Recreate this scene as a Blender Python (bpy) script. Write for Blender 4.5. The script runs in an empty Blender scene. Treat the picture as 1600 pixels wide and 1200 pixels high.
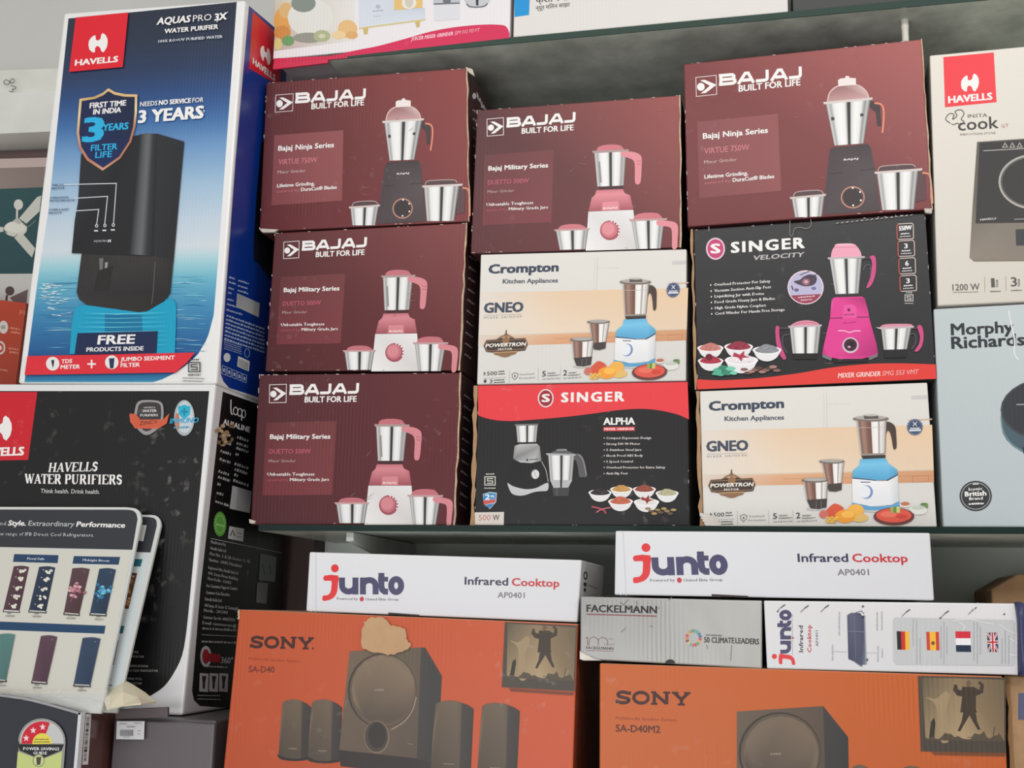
import bpy, math, random
from mathutils import Vector, Matrix
random.seed(7)
SC = bpy.context.scene
COL = SC.collection
V = Vector
# ------------------------------------------------------------------ camera (calibrated from the shelf's vanishing points)
F = 1860.0
DX = V((0.97355728, -0.02398362, -0.22718056))
DY = V((0.22760352, 0.18701508, 0.9556265))
DZ = V((0.01956681, -0.98206423, 0.18752865))
CAM = V((0, 0, 1.55))
VPZ = (994.0, -9140.0)
cd = bpy.data.cameras.new('camera')
cam = bpy.data.objects.new('camera', cd)
COL.objects.link(cam)
cd.sensor_width = 36; cd.lens = F / 1600 * 36; cd.clip_start = .02
cam.matrix_world = Matrix(((DX.x, -DX.y, -DX.z, CAM.x), (DY.x, -DY.y, -DY.z, CAM.y), (DZ.x, -DZ.y, -DZ.z, CAM.z), (0, 0, 0, 1)))
SC.camera = cam
# ------------------------------------------------------------------ light
w = bpy.data.worlds.new('shop_light'); SC.world = w; w.use_nodes = True
w.node_tree.nodes['Background'].inputs[0].default_value = (1, .985, .955, 1)
w.node_tree.nodes['Background'].inputs[1].default_value = .47
def area(name, loc, target, sx, sy, power, col=(1, 1, 1)):
    l = bpy.data.lights.new(name, 'AREA'); l.shape = 'RECTANGLE'; l.size = sx; l.size_y = sy; l.energy = power; l.color = col
    o = bpy.data.objects.new(name, l); COL.objects.link(o); o.location = loc
    o.rotation_euler = (V(target) - V(loc)).to_track_quat('-Z', 'Y').to_euler()
area('ceiling_tube_light', (-.2, -.1, 3.1), (-.1, 2.0, 2.0), 2.6, .25, 21, (1, .985, .96))
area('ceiling_tube_light', (1.6, .6, 3.1), (.4, 2.0, 2.1), .3, 1.4, 10, (1, .97, .93))
area('shop_front_daylight', (-1.0, -1.6, .9), (-.1, 2.1, 2.2), 2.0, 1.2, 36, (.97, .985, 1))  # added low fill lamp, aimed up to brighten the undersides of the shelves
SC.view_settings.view_transform = 'Standard'; SC.view_settings.look = 'None'
SC.view_settings.gamma = 1; SC.view_settings.use_curve_mapping = False
SC.view_settings.exposure = 0.0
# ------------------------------------------------------------------ materials
def lin(c):
    return tuple((x / 255 / 12.92 if x <= 10.31 else ((x / 255 + .055) / 1.055) ** 2.4) for x in c)
MATS = {}
def mat(name, base=None, rough=.5, scuff=0., corr=0., metal=0., spec=.5, noise=0., nscale=8., grain=None, coat=0.):
    """base None -> colour attribute of the print.  scuff: pale rubbed marks, corr: corrugated-board relief."""
    if name in MATS: return MATS[name]
    m = bpy.data.materials.new(name); m.use_nodes = True; nt = m.node_tree; N = nt.nodes; L = nt.links
    b = N['Principled BSDF']; b.inputs['Roughness'].default_value = rough; b.inputs['Metallic'].default_value = metal
    b.inputs['Specular IOR Level'].default_value = spec; b.inputs['Coat Weight'].default_value = coat; b.inputs['Coat Roughness'].default_value = .25
    geo = N.new('ShaderNodeNewGeometry')
    if base is None:
        a = N.new('ShaderNodeVertexColor'); a.layer_name = 'Col'; out = a.outputs['Color']
    else:
        a = N.new('ShaderNodeRGB'); a.outputs[0].default_value = (*lin(base), 1); out = a.outputs[0]
    def nz(scale, det=4, vec=None):
        n = N.new('ShaderNodeTexNoise'); n.inputs['Scale'].default_value = scale; n.inputs['Detail'].default_value = det
        L.new(vec or geo.outputs['Position'], n.inputs['Vector']); return n.outputs['Fac']
    def ramp(v, a0, a1):
        r = N.new('ShaderNodeMapRange'); r.inputs['From Min'].default_value = a0; r.inputs['From Max'].default_value = a1
        r.inputs['To Min'].default_value = 0; r.inputs['To Max'].default_value = 1; r.clamp = True
        L.new(v, r.inputs['Value']); return r.outputs[0]
    def mulv(v, k):
        q = N.new('ShaderNodeMath'); q.operation = 'MULTIPLY'; L.new(v, q.inputs[0])
        if isinstance(k, (int, float)): q.inputs[1].default_value = k
        else: L.new(k, q.inputs[1])
        return q.outputs[0]
    def mix(fac, c0, c1, mode='MIX'):
        x = N.new('ShaderNodeMix'); x.data_type = 'RGBA'; x.blend_type = mode
        if isinstance(fac, float): x.inputs['Factor'].default_value = fac
        else: L.new(fac, x.inputs['Factor'])
        L.new(c0, x.inputs['A'])
        if isinstance(c1, tuple): x.inputs['B'].default_value = (*c1, 1)
        else: L.new(c1, x.inputs['B'])
        return x.outputs['Result']
    if noise:
        out = mix(mulv(ramp(nz(nscale), .35, .7), noise), out, tuple(v * .55 for v in lin(base or (90, 90, 90))))
    if grain:
        mp = N.new('ShaderNodeMapping'); mp.inputs['Scale'].default_value = grain; L.new(geo.outputs['Position'], mp.inputs['Vector'])
        out = mix(mulv(ramp(nz(6, 6, mp.outputs[0]), .3, .75), .5), out, tuple(v * .5 for v in lin(base or (120, 90, 70))))
    if scuff:
        s = mulv(ramp(nz(55, 8), .60, .74), ramp(nz(5, 3), .5, .68))
        out = mix(mulv(s, scuff), out, (.55, .54, .52))
    L.new(out, b.inputs['Base Color'])
    if corr:
        wv = N.new('ShaderNodeTexWave'); wv.wave_type = 'BANDS'; wv.bands_direction = 'X'; wv.inputs['Scale'].default_value = 46
        wv.inputs['Distortion'].default_value = 1.2; wv.inputs['Detail Scale'].default_value = .4
        L.new(geo.outputs['Position'], wv.inputs['Vector'])
        mp = N.new('ShaderNodeMapping'); mp.inputs['Scale'].default_value = (1, 1, .45); L.new(geo.outputs['Position'], mp.inputs['Vector'])
        h1 = mulv(wv.outputs['Fac'], ramp(nz(4, 2), .5, .72))
        h2 = mulv(nz(7, 3, mp.outputs[0]), 6.0)
        ad = N.new('ShaderNodeMath'); ad.operation = 'ADD'; L.new(h1, ad.inputs[0]); L.new(h2, ad.inputs[1])
        bp = N.new('ShaderNodeBump'); bp.inputs['Strength'].default_value = corr; bp.inputs['Distance'].default_value = .0012
        L.new(ad.outputs[0], bp.inputs['Height']); L.new(bp.outputs[0], b.inputs['Normal'])
    MATS[name] = m
    return m
PRINT = mat('printed_carton_ink', None, .4, .2, .26, spec=.35)
MATTE = mat('matte_print', None, .55, .08, .22)
SCUFFED = mat('scuffed_black_print', None, .36, .22, .1)
GLOSS = mat('glossy_print', None, .3, .06, .14)
PLAIN = mat('flat_board_print', None, .4, 0, 0)
KRAFT = mat('raw_cardboard', (176, 140, 104), .85, 0, .5, noise=.35, nscale=60)
TORN = mat('torn_cardboard_edge', (205, 180, 150), .85, 0, 0, noise=.6, nscale=120)
# ------------------------------------------------------------------ planes and rays
def ray(x, y):
    r = V(((x - 800) / F, (y - 600) / F, 1.0))
    return V((r.dot(DX), r.dot(DY), r.dot(DZ)))
class Face:
    """a plane in the scene; P(x, y, h) = where the sight line of photo point (x, y) meets it, lifted h towards the viewer"""
    def __init__(s, p, n):
        s.p = V(p); s.n = V(n).normalized()
        if s.n.dot(CAM - s.p) < 0: s.n = -s.n
        s.k = 0
    def P(s, x, y, h=0.0):
        d = ray(x, y); t = (s.p - CAM).dot(s.n) / d.dot(s.n)
        return CAM + d * t + s.n * h
def front(Y): return Face((0, Y, 0), (0, -1, 0))
def zoom(ox, oy, s): return lambda x, y: (ox + x / s, oy + y / s)
IDP = lambda x, y: (x, y)
def homog(A, B):
    """photo quad A -> photo quad B (projective)"""
    def basis(q):
        (x1, y1), (x2, y2), (x3, y3), (x4, y4) = q
        M = Matrix(((x1, x2, x3), (y1, y2, y3), (1, 1, 1)))
        k = M.inverted() @ V((x4, y4, 1))
        return Matrix([[M[r][c] * k[c] for c in range(3)] for r in range(3)])
    H = basis(B) @ basis(A).inverted()
    def f(x, y):
        v = H @ V((x, y, 1)); return (v.x / v.z, v.y / v.z)
    return f
# ------------------------------------------------------------------ scene bookkeeping
def tag(o, label=None, cat=None, group=None, kind=None):
    if label: o['label'] = label
    if cat: o['category'] = cat
    if group: o['group'] = group
    if kind: o['kind'] = kind
    return o
def thing(name, loc, label, cat, group=None):
    o = bpy.data.objects.new(name, None); COL.objects.link(o); o.location = loc; o.empty_display_size = .05
    return tag(o, label, cat, group)
def mesh(name, vs, fs, m, parent=None, cols=None, slots=None, smooth=False):
    off = V((0, 0, 0))
    q = parent
    while q is not None: off += q.location; q = q.parent
    me = bpy.data.meshes.new(name)
    me.from_pydata([tuple(V(v) - off) for v in vs], [], fs)
    for mm in (m if isinstance(m, (list, tuple)) else [m]): me.materials.append(mm)
    if slots:
        for p, s in zip(me.polygons, slots): p.material_index = s
    if cols is not None:
        ca = me.color_attributes.new('Col', 'FLOAT_COLOR', 'CORNER')
        flat = []
        for f, c in zip(fs, cols):
            if isinstance(c[0], (int, float)):
                flat += [*lin(c), 1] * len(f)
            else:
                for cc in c: flat += [*lin(cc), 1]
        ca.data.foreach_set('color', flat)
    if smooth:
        for p in me.polygons: p.use_smooth = True
    me.update()
    o = bpy.data.objects.new(name, me); COL.objects.link(o)
    if parent is not None: o.parent = parent
    return o
def prism(pts, d):
    """outline pts (3-D, planar) extruded by vector d -> verts, faces"""
    n = len(pts); vs = list(pts) + [p + d for p in pts]
    fs = [tuple(range(n)), tuple(range(2 * n - 1, n - 1, -1))] + [(i, i + n, (i + 1) % n + n, (i + 1) % n) for i in range(n)]
    return vs, fs
def boxvf(x0, y0, z0, x1, y1, z1):
    vs = [V((x, y, z)) for z in (z0, z1) for y in (y0, y1) for x in (x0, x1)]
    return vs, [(0, 1, 5, 4), (2, 6, 7, 3), (0, 4, 6, 2), (1, 3, 7, 5), (4, 5, 7, 6), (0, 2, 3, 1)]
def bevel(o, wd=.002, seg=2):
    md = o.modifiers.new('rounded_edges', 'BEVEL'); md.width = wd; md.segments = seg; md.limit_method = 'ANGLE'; return o
# ------------------------------------------------------------------ lettering: outlines of Blender's built-in font
TC = {}
def glyphs(s, res, space=1.0):
    key = (s, res, space)
    if key in TC: return TC[key]
    c = bpy.data.curves.new('t', 'FONT'); c.body = s; c.size = 1; c.resolution_u = res; c.space_character = space
    o = bpy.data.objects.new('t', c); me = o.to_mesh()
    vs = [(v.co.x, v.co.y) for v in me.vertices]; fs = [tuple(p.vertices) for p in me.polygons]
    o.to_mesh_clear(); bpy.data.objects.remove(o); bpy.data.curves.remove(c)
    TC[key] = (vs, fs); return vs, fs
_h, _ = glyphs('H', 2)
CAP = max(v[1] for v in _h)
WHITE = (240, 238, 236)
def ell(cx, cy, rx, ry, n=28, a0=0, a1=360):
    return [(cx + rx * math.cos(math.radians(a0 + (a1 - a0) * i / (n if a1 - a0 >= 360 else n - 1))),
             cy + ry * math.sin(math.radians(a0 + (a1 - a0) * i / (n if a1 - a0 >= 360 else n - 1)))) for i in range(n)]
def smooth(pts, k=5, closed=True):
    n = len(pts); out = []
    for i in range(n if closed else n - 1):
        g = lambda j: pts[j % n] if closed else pts[min(max(j, 0), n - 1)]
        p0, p1, p2, p3 = g(i - 1), g(i), g(i + 1), g(i + 2)
        for t in range(k):
            t = t / k
            out.append(tuple(.5 * (2 * p1[a] + (p2[a] - p0[a]) * t + (2 * p0[a] - 5 * p1[a] + 4 * p2[a] - p3[a]) * t * t + (3 * p1[a] - p0[a] - 3 * p2[a] + p3[a]) * t ** 3) for a in (0, 1)))
    if not closed: out.append(pts[-1])
    return out
def lerp(a, b, t): return tuple(x + (y - x) * t for x, y in zip(a, b))
STEEL = [(0, 120), (.04, 205), (.1, 160), (.17, 228), (.30, 240), (.41, 232), (.46, 175), (.48, 52), (.545, 44), (.565, 205), (.68, 240), (.8, 226), (.88, 140), (.94, 190), (1, 96)]
BROWNSTEEL = [(0, (205, 200, 198)), (.08, (120, 92, 82)), (.2, (165, 128, 112)), (.34, (125, 90, 78)), (.47, (110, 72, 62)), (.5, (235, 230, 226)), (.68, (245, 242, 240)), (.75, (150, 140, 135)), (.8, (235, 232, 228)), (.93, (200, 195, 190)), (1, (120, 112, 108))]
class Art:
    """one printed part on a face; draw in photo (or zoomed-crop) coordinates"""
    def __init__(s, face, parent, name, Z=IDP, H=None, m=None, label=None):
        s.f = face; s.par = parent; s.name = name; s.Z = Z; s.H = H; s.m = m or PRINT; s.label = label
        s.v = []; s.fa = []; s.c = []
    def q(s, x, y):
        p = s.Z(x, y)
        return s.H(*p) if s.H else p
    def add(s, pts, faces, cols, lift=True):
        if lift: s.f.k += 1
        h = .00012 + s.f.k * .000012
        b = len(s.v)
        s.v += [s.f.P(*s.q(*p), h) for p in pts]
        s.fa += [tuple(i + b for i in f) for f in faces]; s.c += cols
    def poly(s, pts, col, lift=True):
        s.add(pts, [tuple(range(len(pts)))], [col], lift); return s
    def grad(s, pts, cols): s.add(pts, [tuple(range(len(pts)))], [list(cols)]); return s
    def ell(s, cx, cy, rx, ry, col, n=28, a0=0, a1=360): return s.poly(ell(cx, cy, rx, ry, n, a0, a1), col)
    def ring(s, cx, cy, rx, ry, wd, col, n=36, a0=0, a1=360, wy=None):
        wy = wy or wd; k = n + 1
        o = [(cx + rx * math.cos(math.radians(a0 + (a1 - a0) * i / n)), cy + ry * math.sin(math.radians(a0 + (a1 - a0) * i / n))) for i in range(k)]
        i_ = [(cx + (rx - wd) * math.cos(math.radians(a0 + (a1 - a0) * i / n)), cy + (ry - wy) * math.sin(math.radians(a0 + (a1 - a0) * i / n))) for i in range(k)]
        s.add(o + i_, [(i, i + 1, i + 1 + k, i + k) for i in range(n)], [col] * n); return s
    def line(s, pts, wd, col, closed=False, taper=None):
        n = len(pts); L = []; R = []
        for i, p in enumerate(pts):
            a = pts[(i - 1) % n] if (closed or i > 0) else p
            b = pts[(i + 1) % n] if (closed or i < n - 1) else p
            d1 = V((p[0] - a[0], p[1] - a[1])); d2 = V((b[0] - p[0], b[1] - p[1]))
            if d1.length < 1e-6: d1 = d2
            if d2.length < 1e-6: d2 = d1
            d1.normalize(); d2.normalize(); t = d1 + d2
            if t.length < 1e-3: t = d2
            t.normalize(); nn = V((-t.y, t.x)); c = max(.5, abs(nn.dot(V((-d1.y, d1.x)))))
            hw = wd / 2 / c * (taper[i] if taper else 1)
            L.append((p[0] + nn.x * hw, p[1] + nn.y * hw)); R.append((p[0] - nn.x * hw, p[1] - nn.y * hw))
        m = n if closed else n - 1
        s.add(L + R, [(i, (i + 1) % n, (i + 1) % n + n, i + n) for i in range(m)], [col] * m); return s
    def stripes(s, q, stops, lift=True):
        """quad TL,TR,BR,BL filled with vertical bands between colour stops"""
        TL, TR, BR, BL = q; P = []; n = len(stops)
        cs = [(c, c, c) if isinstance(c, (int, float)) else c for _, c in stops]
        for (u, _) in stops: P.append(lerp(TL, TR, u))
        for (u, _) in stops: P.append(lerp(BL, BR, u))
        s.add(P, [(i, i + 1, i + 1 + n, i + n) for i in range(n - 1)], [[cs[i], cs[i + 1], cs[i + 1], cs[i]] for i in range(n - 1)]); return s
    def bands(s, rows):
        """rows of (left pt, right pt, colour) top to bottom"""
        P = []; n = len(rows)
        for l, r, c in rows: P += [l, r]
        s.add(P, [(2 * i, 2 * i + 1, 2 * i + 3, 2 * i + 2) for i in range(n - 1)],
              [[rows[i][2], rows[i][2], rows[i + 1][2], rows[i + 1][2]] for i in range(n - 1)]); return s
    def text(s, t, a, b, h, col=WHITE, bold=.0, shear=0., up=None, space=1.0, res=None):
        """t set with its baseline from a to b and capital height h (all in drawing coordinates)"""
        if s.name.endswith('lettering'): s.cut()
        if res is None: res = 2 if h > 20 else 1
        vs, fs = glyphs(t, res, space)
        x0 = min(v[0] for v in vs); x1 = max(v[0] for v in vs)
        if up is None:
            pa = s.Z(*a); d = V((VPZ[0] - pa[0], VPZ[1] - pa[1])).normalized(); up = (d.x, d.y)
        bx = (b[0] - a[0], b[1] - a[1]); wd = math.hypot(*bx)
        P0 = []; k = h / CAP
        for x, y in vs:
            u = (x - x0) / (x1 - x0) + shear * y * k / wd; v = y * k
            P0.append((a[0] + bx[0] * u + up[0] * v, a[1] + bx[1] * u + up[1] * v))
        e = (bx[0] / wd, bx[1] / wd); B = bold * h * .36
        sh = [(0, 0)] if not bold else ([(-B, 0), (B, 0)] if h < 20 else [(-B, -B * .5), (B, -B * .5), (-B, B * .5), (B, B * .5)])
        s.f.k += 1
        for i, (dx, dy) in enumerate(sh):
            s.f.k += .6
            s.add([(x + e[0] * dx + up[0] * dy, y + e[1] * dx + up[1] * dy) for x, y in P0], fs, [col] * len(fs), lift=False)
        return s
    def scribble(s, a, b, h, col, seed=0, wmin=3.5, wmax=9):
        """print too small to read: a row of broken dashes"""
        r = random.Random(seed + int(a[0] * 7 + a[1])); L = math.hypot(b[0] - a[0], b[1] - a[1]); e = ((b[0] - a[0]) / L, (b[1] - a[1]) / L)
        n = (e[1], -e[0]); t = 0; s.f.k += 1
        while t < L:
            wd = min(r.uniform(wmin, wmax) * h / 6, L - t); hh = h * r.uniform(.7, 1)
            p = (a[0] + e[0] * t, a[1] + e[1] * t)
            s.poly([p, (p[0] + e[0] * wd, p[1] + e[1] * wd), (p[0] + e[0] * wd + n[0] * hh, p[1] + e[1] * wd + n[1] * hh), (p[0] + n[0] * hh, p[1] + n[1] * hh)], col, lift=False)
            t += wd + h * r.uniform(.15, .45)
        return s
    def cut(s):
        """close the present piece; what follows is a part of its own"""
        if s.v: s.done()
        s.v = []; s.fa = []; s.c = []
        return s
    def done(s):
        if not s.v: return None
        o = mesh(s.name, s.v, s.fa, s.m, s.par, s.c)
        if s.label: o['label'] = s.label
        return o
# ------------------------------------------------------------------ cartons
MAROON = [(88, 48, 52), (124, 66, 68), (112, 48, 52), (84, 40, 44)]
def carton(name, Q, Y, depth, label, cat, fcol, side, top=None, group=None, m=None, zb=None, left=None, bv=.0022, yaw=0.0):
    """box whose front stands on the plane y = Y; Q = photo positions of the front's corners TL TR BR BL"""
    f = front(Y) if not yaw else Face(front(Y).P(*Q[0]), (math.sin(yaw), -math.cos(yaw), 0))
    p = [f.P(*q) for q in Q]
    if zb is not None:
        for t, b in ((0, 3), (1, 2)):
            d = p[b] - p[t]; p[b] = p[t] + d * ((zb - p[t].z) / d.z)
    base = (p[2] + p[3]) / 2 + V((0, depth / 2, 0))
    t = thing(name, base, label, cat, group)
    D = V((math.sin(yaw) * -depth, depth * math.cos(yaw), 0))
    r = [q + D for q in p]
    vs = p + r
    fs = [(0, 3, 2, 1), (4, 5, 6, 7), (0, 1, 5, 4), (1, 2, 6, 5), (2, 3, 7, 6), (3, 0, 4, 7)]
    fc = fcol if isinstance(fcol, list) else [fcol] * 4
    top = top or side; left = left or side
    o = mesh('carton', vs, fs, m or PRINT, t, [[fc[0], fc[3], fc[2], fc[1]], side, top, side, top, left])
    bevel(o, bv)
    t_face = Face(p[0], f.n)
    s_face = Face(p[1], (p[2] - p[1]).cross(D))
    return t, t_face, s_face, p, D
def edge_strip(parent, a, b, wd, seed=1, name='worn_edge', m=None, n=14, label='bare tan cardboard showing along the rubbed edge'):
    """ragged strip of bare cardboard along a carton's vertical edge, from a to b (3-D)"""
    r = random.Random(seed); vs = []; fs = []
    for i in range(n + 1):
        c = a.lerp(b, i / n) + V((r.uniform(-.0012, .0012), -.0008, 0)); k = wd * r.uniform(.5, 1.35)
        vs += [c + V((-k, -.0006, 0)), c + V((k, -.0006, 0)), c + V((k * .8, .004, 0)), c + V((-k * .8, .004, 0))]
        if i:
            j = 4 * i
            for q in range(4): fs.append((j - 4 + q, j - 4 + (q + 1) % 4, j + (q + 1) % 4, j + q))
    fs += [(0, 3, 2, 1), (4 * n, 4 * n + 1, 4 * n + 2, 4 * n + 3)]
    o = mesh(name, vs, fs, m or TORN, parent)
    o['label'] = label
    return o
def havells_mark(A, cx, cy, r, sk=-.08, col=WHITE, k=1.0):
    """round mark split by two notches"""
    pts = [(-.45, -.84), (-.27, -.86), (-.22, -.42), (-.12, -.29), (.1, -.3), (.28, -.46), (.33, -.84), (.5, -1.02), (.8, -.8), (1.0, -.35), (1.02, .1), (.9, .58), (.58, 1.02),
           (.34, .86), (.24, .52), (.04, .31), (-.18, .31), (-.3, .5), (-.33, .94), (-.58, .9), (-.9, .58), (-1.0, .1), (-.95, -.3), (-.74, -.62)]
    A.poly([(cx + r * x * k, cy + r * y + sk * r * x) for x, y in pts], col)
def bis_mark(A, cx, cy, r, col):
    A.line([(cx - r, cy - r * .8), (cx + r, cy - r * .8), (cx + r, cy + r * .8), (cx - r, cy + r * .8)], r * .2, col, closed=True)
    A.line([(cx + r * .6, cy - r * .45), (cx - r * .5, cy - r * .45), (cx - r * .5, cy), (cx + r * .5, cy), (cx + r * .5, cy + r * .45), (cx - r * .6, cy + r * .45)], r * .2, col)
    A.scribble((cx - r * .8, cy - r * 1.2), (cx + r * .8, cy - r * 1.2), r * .3, col)
    A.scribble((cx - r * 1.1, cy + r * 1.5), (cx + r * 1.1, cy + r * 1.5), r * .25, col)
def bowl(A, cx, cy, rx, content, white=(232, 230, 232), heap=None):
    ry = rx * .28
    A.poly([(cx - rx, cy), *[(cx + rx * .9 * math.cos(a) , cy + rx * .78 * math.sin(a)) for a in [math.pi * (1 - i / 12) for i in range(1, 12)]], (cx + rx, cy)], white)
    A.ell(cx, cy, rx, ry, tuple(min(255, c + 14) for c in white), 20)
    A.poly([(cx - rx * .86, cy), *[(cx - rx * .86 + rx * 1.72 * i / 8, cy - (heap or rx * .38) * math.sin(math.pi * i / 8) - random.uniform(0, rx * .05)) for i in range(1, 8)], (cx + rx * .86, cy),
            *[(cx + rx * .86 * math.cos(a), cy + ry * .8 * math.sin(a)) for a in [math.pi * i / 8 for i in range(1, 8)]]], content)
    for i in range(10):
        a = random.uniform(-.6, .6) * rx; b = random.uniform(-.2, .12) * rx
        A.ell(cx + a, cy + b, rx * .07, rx * .05, tuple(max(0, min(255, c + (-24, 22)[i % 2])) for c in content), 6)

# custom letter shapes (unit height, y up) drawn as broad strokes
def arc(cx, cy, rx, ry, a0, a1, n=9): return [(cx + rx * math.cos(math.radians(a0 + (a1 - a0) * i / n)), cy + ry * math.sin(math.radians(a0 + (a1 - a0) * i / n))) for i in range(n + 1)]
WIDE = {  # broad extended capitals, (advance, strokes)
    'B': (1.42, [[(.15, 0), (.15, 1)], [(0, .87), (1.0, .87)] + arc(1.0, .69, .2, .18, 90, -90, 5) + [(.15, .51)], [(1.0, .5)] + arc(1.06, .315, .22, .185, 90, -90, 5) + [(0, .13)]]),
    'A': (1.5, [[(.1, 0), (.66, .87), (.9, .87), (1.32, 0)], [(.42, .29), (1.15, .29)]]),
    'J': (1.12, [[(.9, 1), (.9, .33)] + arc(.7, .32, .2, .19, 0, -90, 5) + [(.0, .13)]]),
}
SLAB = {  # wide slab-serif capitals
    'S': (1.12, [[(.93, .7), (.93, .98)], arc(.5, .72, .36, .2, 25, 180, 8) + arc(.32, .70, .18, .16, 180, 250, 4) + [(.5, .5), (.68, .44)] + arc(.70, .27, .2, .17, 80, 0, 5) + arc(.5, .27, .4, .2, 0, -160, 9), [(.09, .02), (.09, .32)]]),
    'O': (1.3, [arc(.62, .5, .5, .42, 0, 360, 26)]),
    'N': (1.45, [[(.24, .04), (.24, .96)], [(.2, .93), (1.08, .08)], [(1.1, .04), (1.1, .96)], [(.02, .045), (.46, .045)], [(.02, .955), (.36, .955)], [(.86, .955), (1.34, .955)]]),
    'Y': (1.35, [[(.2, .93), (.66, .44)], [(1.12, .93), (.68, .44)], [(.67, .46), (.67, .04)], [(.42, .045), (.92, .045)], [(.0, .955), (.46, .955)], [(.86, .955), (1.3, .955)]]),
}
def _v(x): return [[(x, 0), (x, 1)], ['t', (x - .15, .015), (x + .15, .015)], ['t', (x - .15, .985), (x + .15, .985)]]
SERIF = {
    'H': (1.0, _v(.2) + _v(.76) + [['t', (.2, .5), (.76, .5)]]), 'I': (.5, _v(.24)),
    'A': (.88, [[(.42, 1), (.74, 0)], ['t', (.42, 1), (.12, 0)], ['t', (.2, .32), (.62, .32)], ['t', (0, .015), (.25, .015)], ['t', (.58, .015), (.9, .015)]]),
    'V': (.86, [[(.14, 1), (.46, 0)], ['t', (.46, 0), (.76, 1)], ['t', (0, .985), (.3, .985)], ['t', (.62, .985), (.9, .985)]]),
    'E': (.84, _v(.2) + [['t', (.2, .985), (.72, .985), (.74, .76)], ['t', (.2, .015), (.74, .015), (.78, .26)], ['t', (.2, .52), (.55, .52)]]),
    'F': (.78, _v(.2) + [['t', (.2, .985), (.72, .985), (.74, .76)], ['t', (.2, .52), (.55, .52)]]),
    'L': (.78, _v(.2) + [['t', (.2, .015), (.7, .015), (.74, .28)]]),
    'S': (.7, [['t', (.58, .72), (.56, .96)], [(.54, .84)] + arc(.34, .76, .2, .2, 50, 180, 6) + [(.16, .62), (.54, .4)] + arc(.36, .24, .2, .2, 30, -130, 6), ['t', (.12, .04), (.12, .3)]]),
    'W': (1.22, [[(.14, 1), (.4, 0)], ['t', (.4, 0), (.64, 1)], [(.6, 1), (.86, 0)], ['t', (.86, 0), (1.1, 1)], ['t', (0, .985), (.3, .985)], ['t', (.96, .985), (1.24, .985)]]),
    'T': (.84, [[(.42, 0), (.42, 1)], ['t', (.04, .72), (.06, .985), (.78, .985), (.8, .72)], ['t', (.26, .015), (.58, .015)]]),
    'R': (.92, _v(.2) + [['t', (.2, .985), (.5, .985)], arc(.46, .74, .2, .24, 80, -80, 7), ['t', (.5, .5), (.2, .5)], [(.45, .5), (.78, -.06)]]),
    'P': (.82, _v(.2) + [['t', (.2, .985), (.5, .985)], arc(.46, .73, .2, .25, 80, -80, 7), ['t', (.5, .48), (.2, .48)]]),
    'U': (.96, [[(.2, 1), (.2, .25)] + arc(.44, .25, .22, .24, 180, 250, 4), ['t', (.34, .02), (.52, .01), (.66, .12), (.72, .3), (.72, 1)], ['t', (.05, .985), (.36, .985)], ['t', (.6, .985), (.84, .985)]]),
}
def letters(A, word, font, a, b, h, wd, col, up=None, thin=None):
    if up is None:
        pa = A.Z(*a); d = V((VPZ[0] - pa[0], VPZ[1] - pa[1])).normalized(); up = (d.x, d.y)
    tot = sum(font[c][0] for c in word[:-1]) + max(x for st in font[word[-1]][1] for x, y in (st[1:] if st[0] == 't' else st)) ; x = 0
    for c in word:
        adv, sts = font[c]
        for st in sts:
            hair = st[0] == 't'
            if hair: st = st[1:]
            pts = [(a[0] + (b[0] - a[0]) * (x + u) / tot + up[0] * v * h, a[1] + (b[1] - a[1]) * (x + u) / tot + up[1] * v * h) for u, v in st]
            horiz = len(st) == 2 and abs(st[0][1] - st[1][1]) < .01
            A.line(pts, wd * (thin if thin and (horiz or hair) else 1), col)
        x += adv

# ================================================================== SETTING
wallm = mat('painted_wall', (226, 234, 226), .7, noise=.25, nscale=5)
def struct(name, vs, fs, m, cols=None): return tag(mesh(name, vs, fs, m, None, cols), kind='structure')
struct('floor', *boxvf(-4, -3, -.1, 3.5, 3.1, 0), mat('floor_tile', (222, 218, 210), .5, noise=.3))
struct('wall_back', *boxvf(-.955, 2.36, 0, 3.5, 2.5, 3.6), wallm)
struct('wall_left', *boxvf(-4, 2.98, 0, -.955, 3.1, 3.6), mat('grey_plaster', (222, 222, 218), .8, noise=.1, nscale=3))
f = front(2.7)
a = f.P(-200, 118); b = f.P(110, 106); c = f.P(110, 208); d = f.P(-200, 222)
o = struct('trim_1', *prism([a, b, f.P(110, 143), f.P(-200, 157)], V((0, .28, 0))), mat('beam_paint', (238, 238, 230), .75, noise=.2, nscale=12))
o = struct('trim_2', *prism([f.P(-200, 158, .012), f.P(110, 144, .012), f.P(110, 207, .012), f.P(-200, 220, .012)], V((0, .292, 0))), mat('beam_paint_low', (242, 242, 236), .7, noise=.2, nscale=9))
t = tag(Art(Face((0, 2.688, 0), (0, -1, 0)), None, 'pencilled_number', zoom(0, 0, 3.636)).line(smooth([(56, 468), (46, 480), (28, 478), (22, 464), (34, 454), (50, 460), (62, 472), (78, 466), (80, 452), (66, 448), (56, 468)], 4, False), 4, (80, 80, 82))
      .line(smooth([(62, 488), (88, 494), (86, 504), (70, 507), (76, 514), (68, 522), (52, 516)], 4, False), 4, (80, 80, 82)).done(), 'pencilled number 83 on the white beam at upper left', 'writing')
struct('trim_3', *prism([f.P(-200, 223, -.1), f.P(120, 209, -.1), f.P(120, 232, -.1), f.P(-200, 240, -.1)], V((0, .18, 0))), mat('brown_lintel', (112, 94, 92), .7))
struct('trim_4', *prism([f.P(-200, 240, -.06), f.P(120, 232, -.06), f.P(120, 246, -.06), f.P(-200, 256, -.06)], V((0, .22, 0))), mat('pink_lintel', (214, 192, 188), .7))
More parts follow.
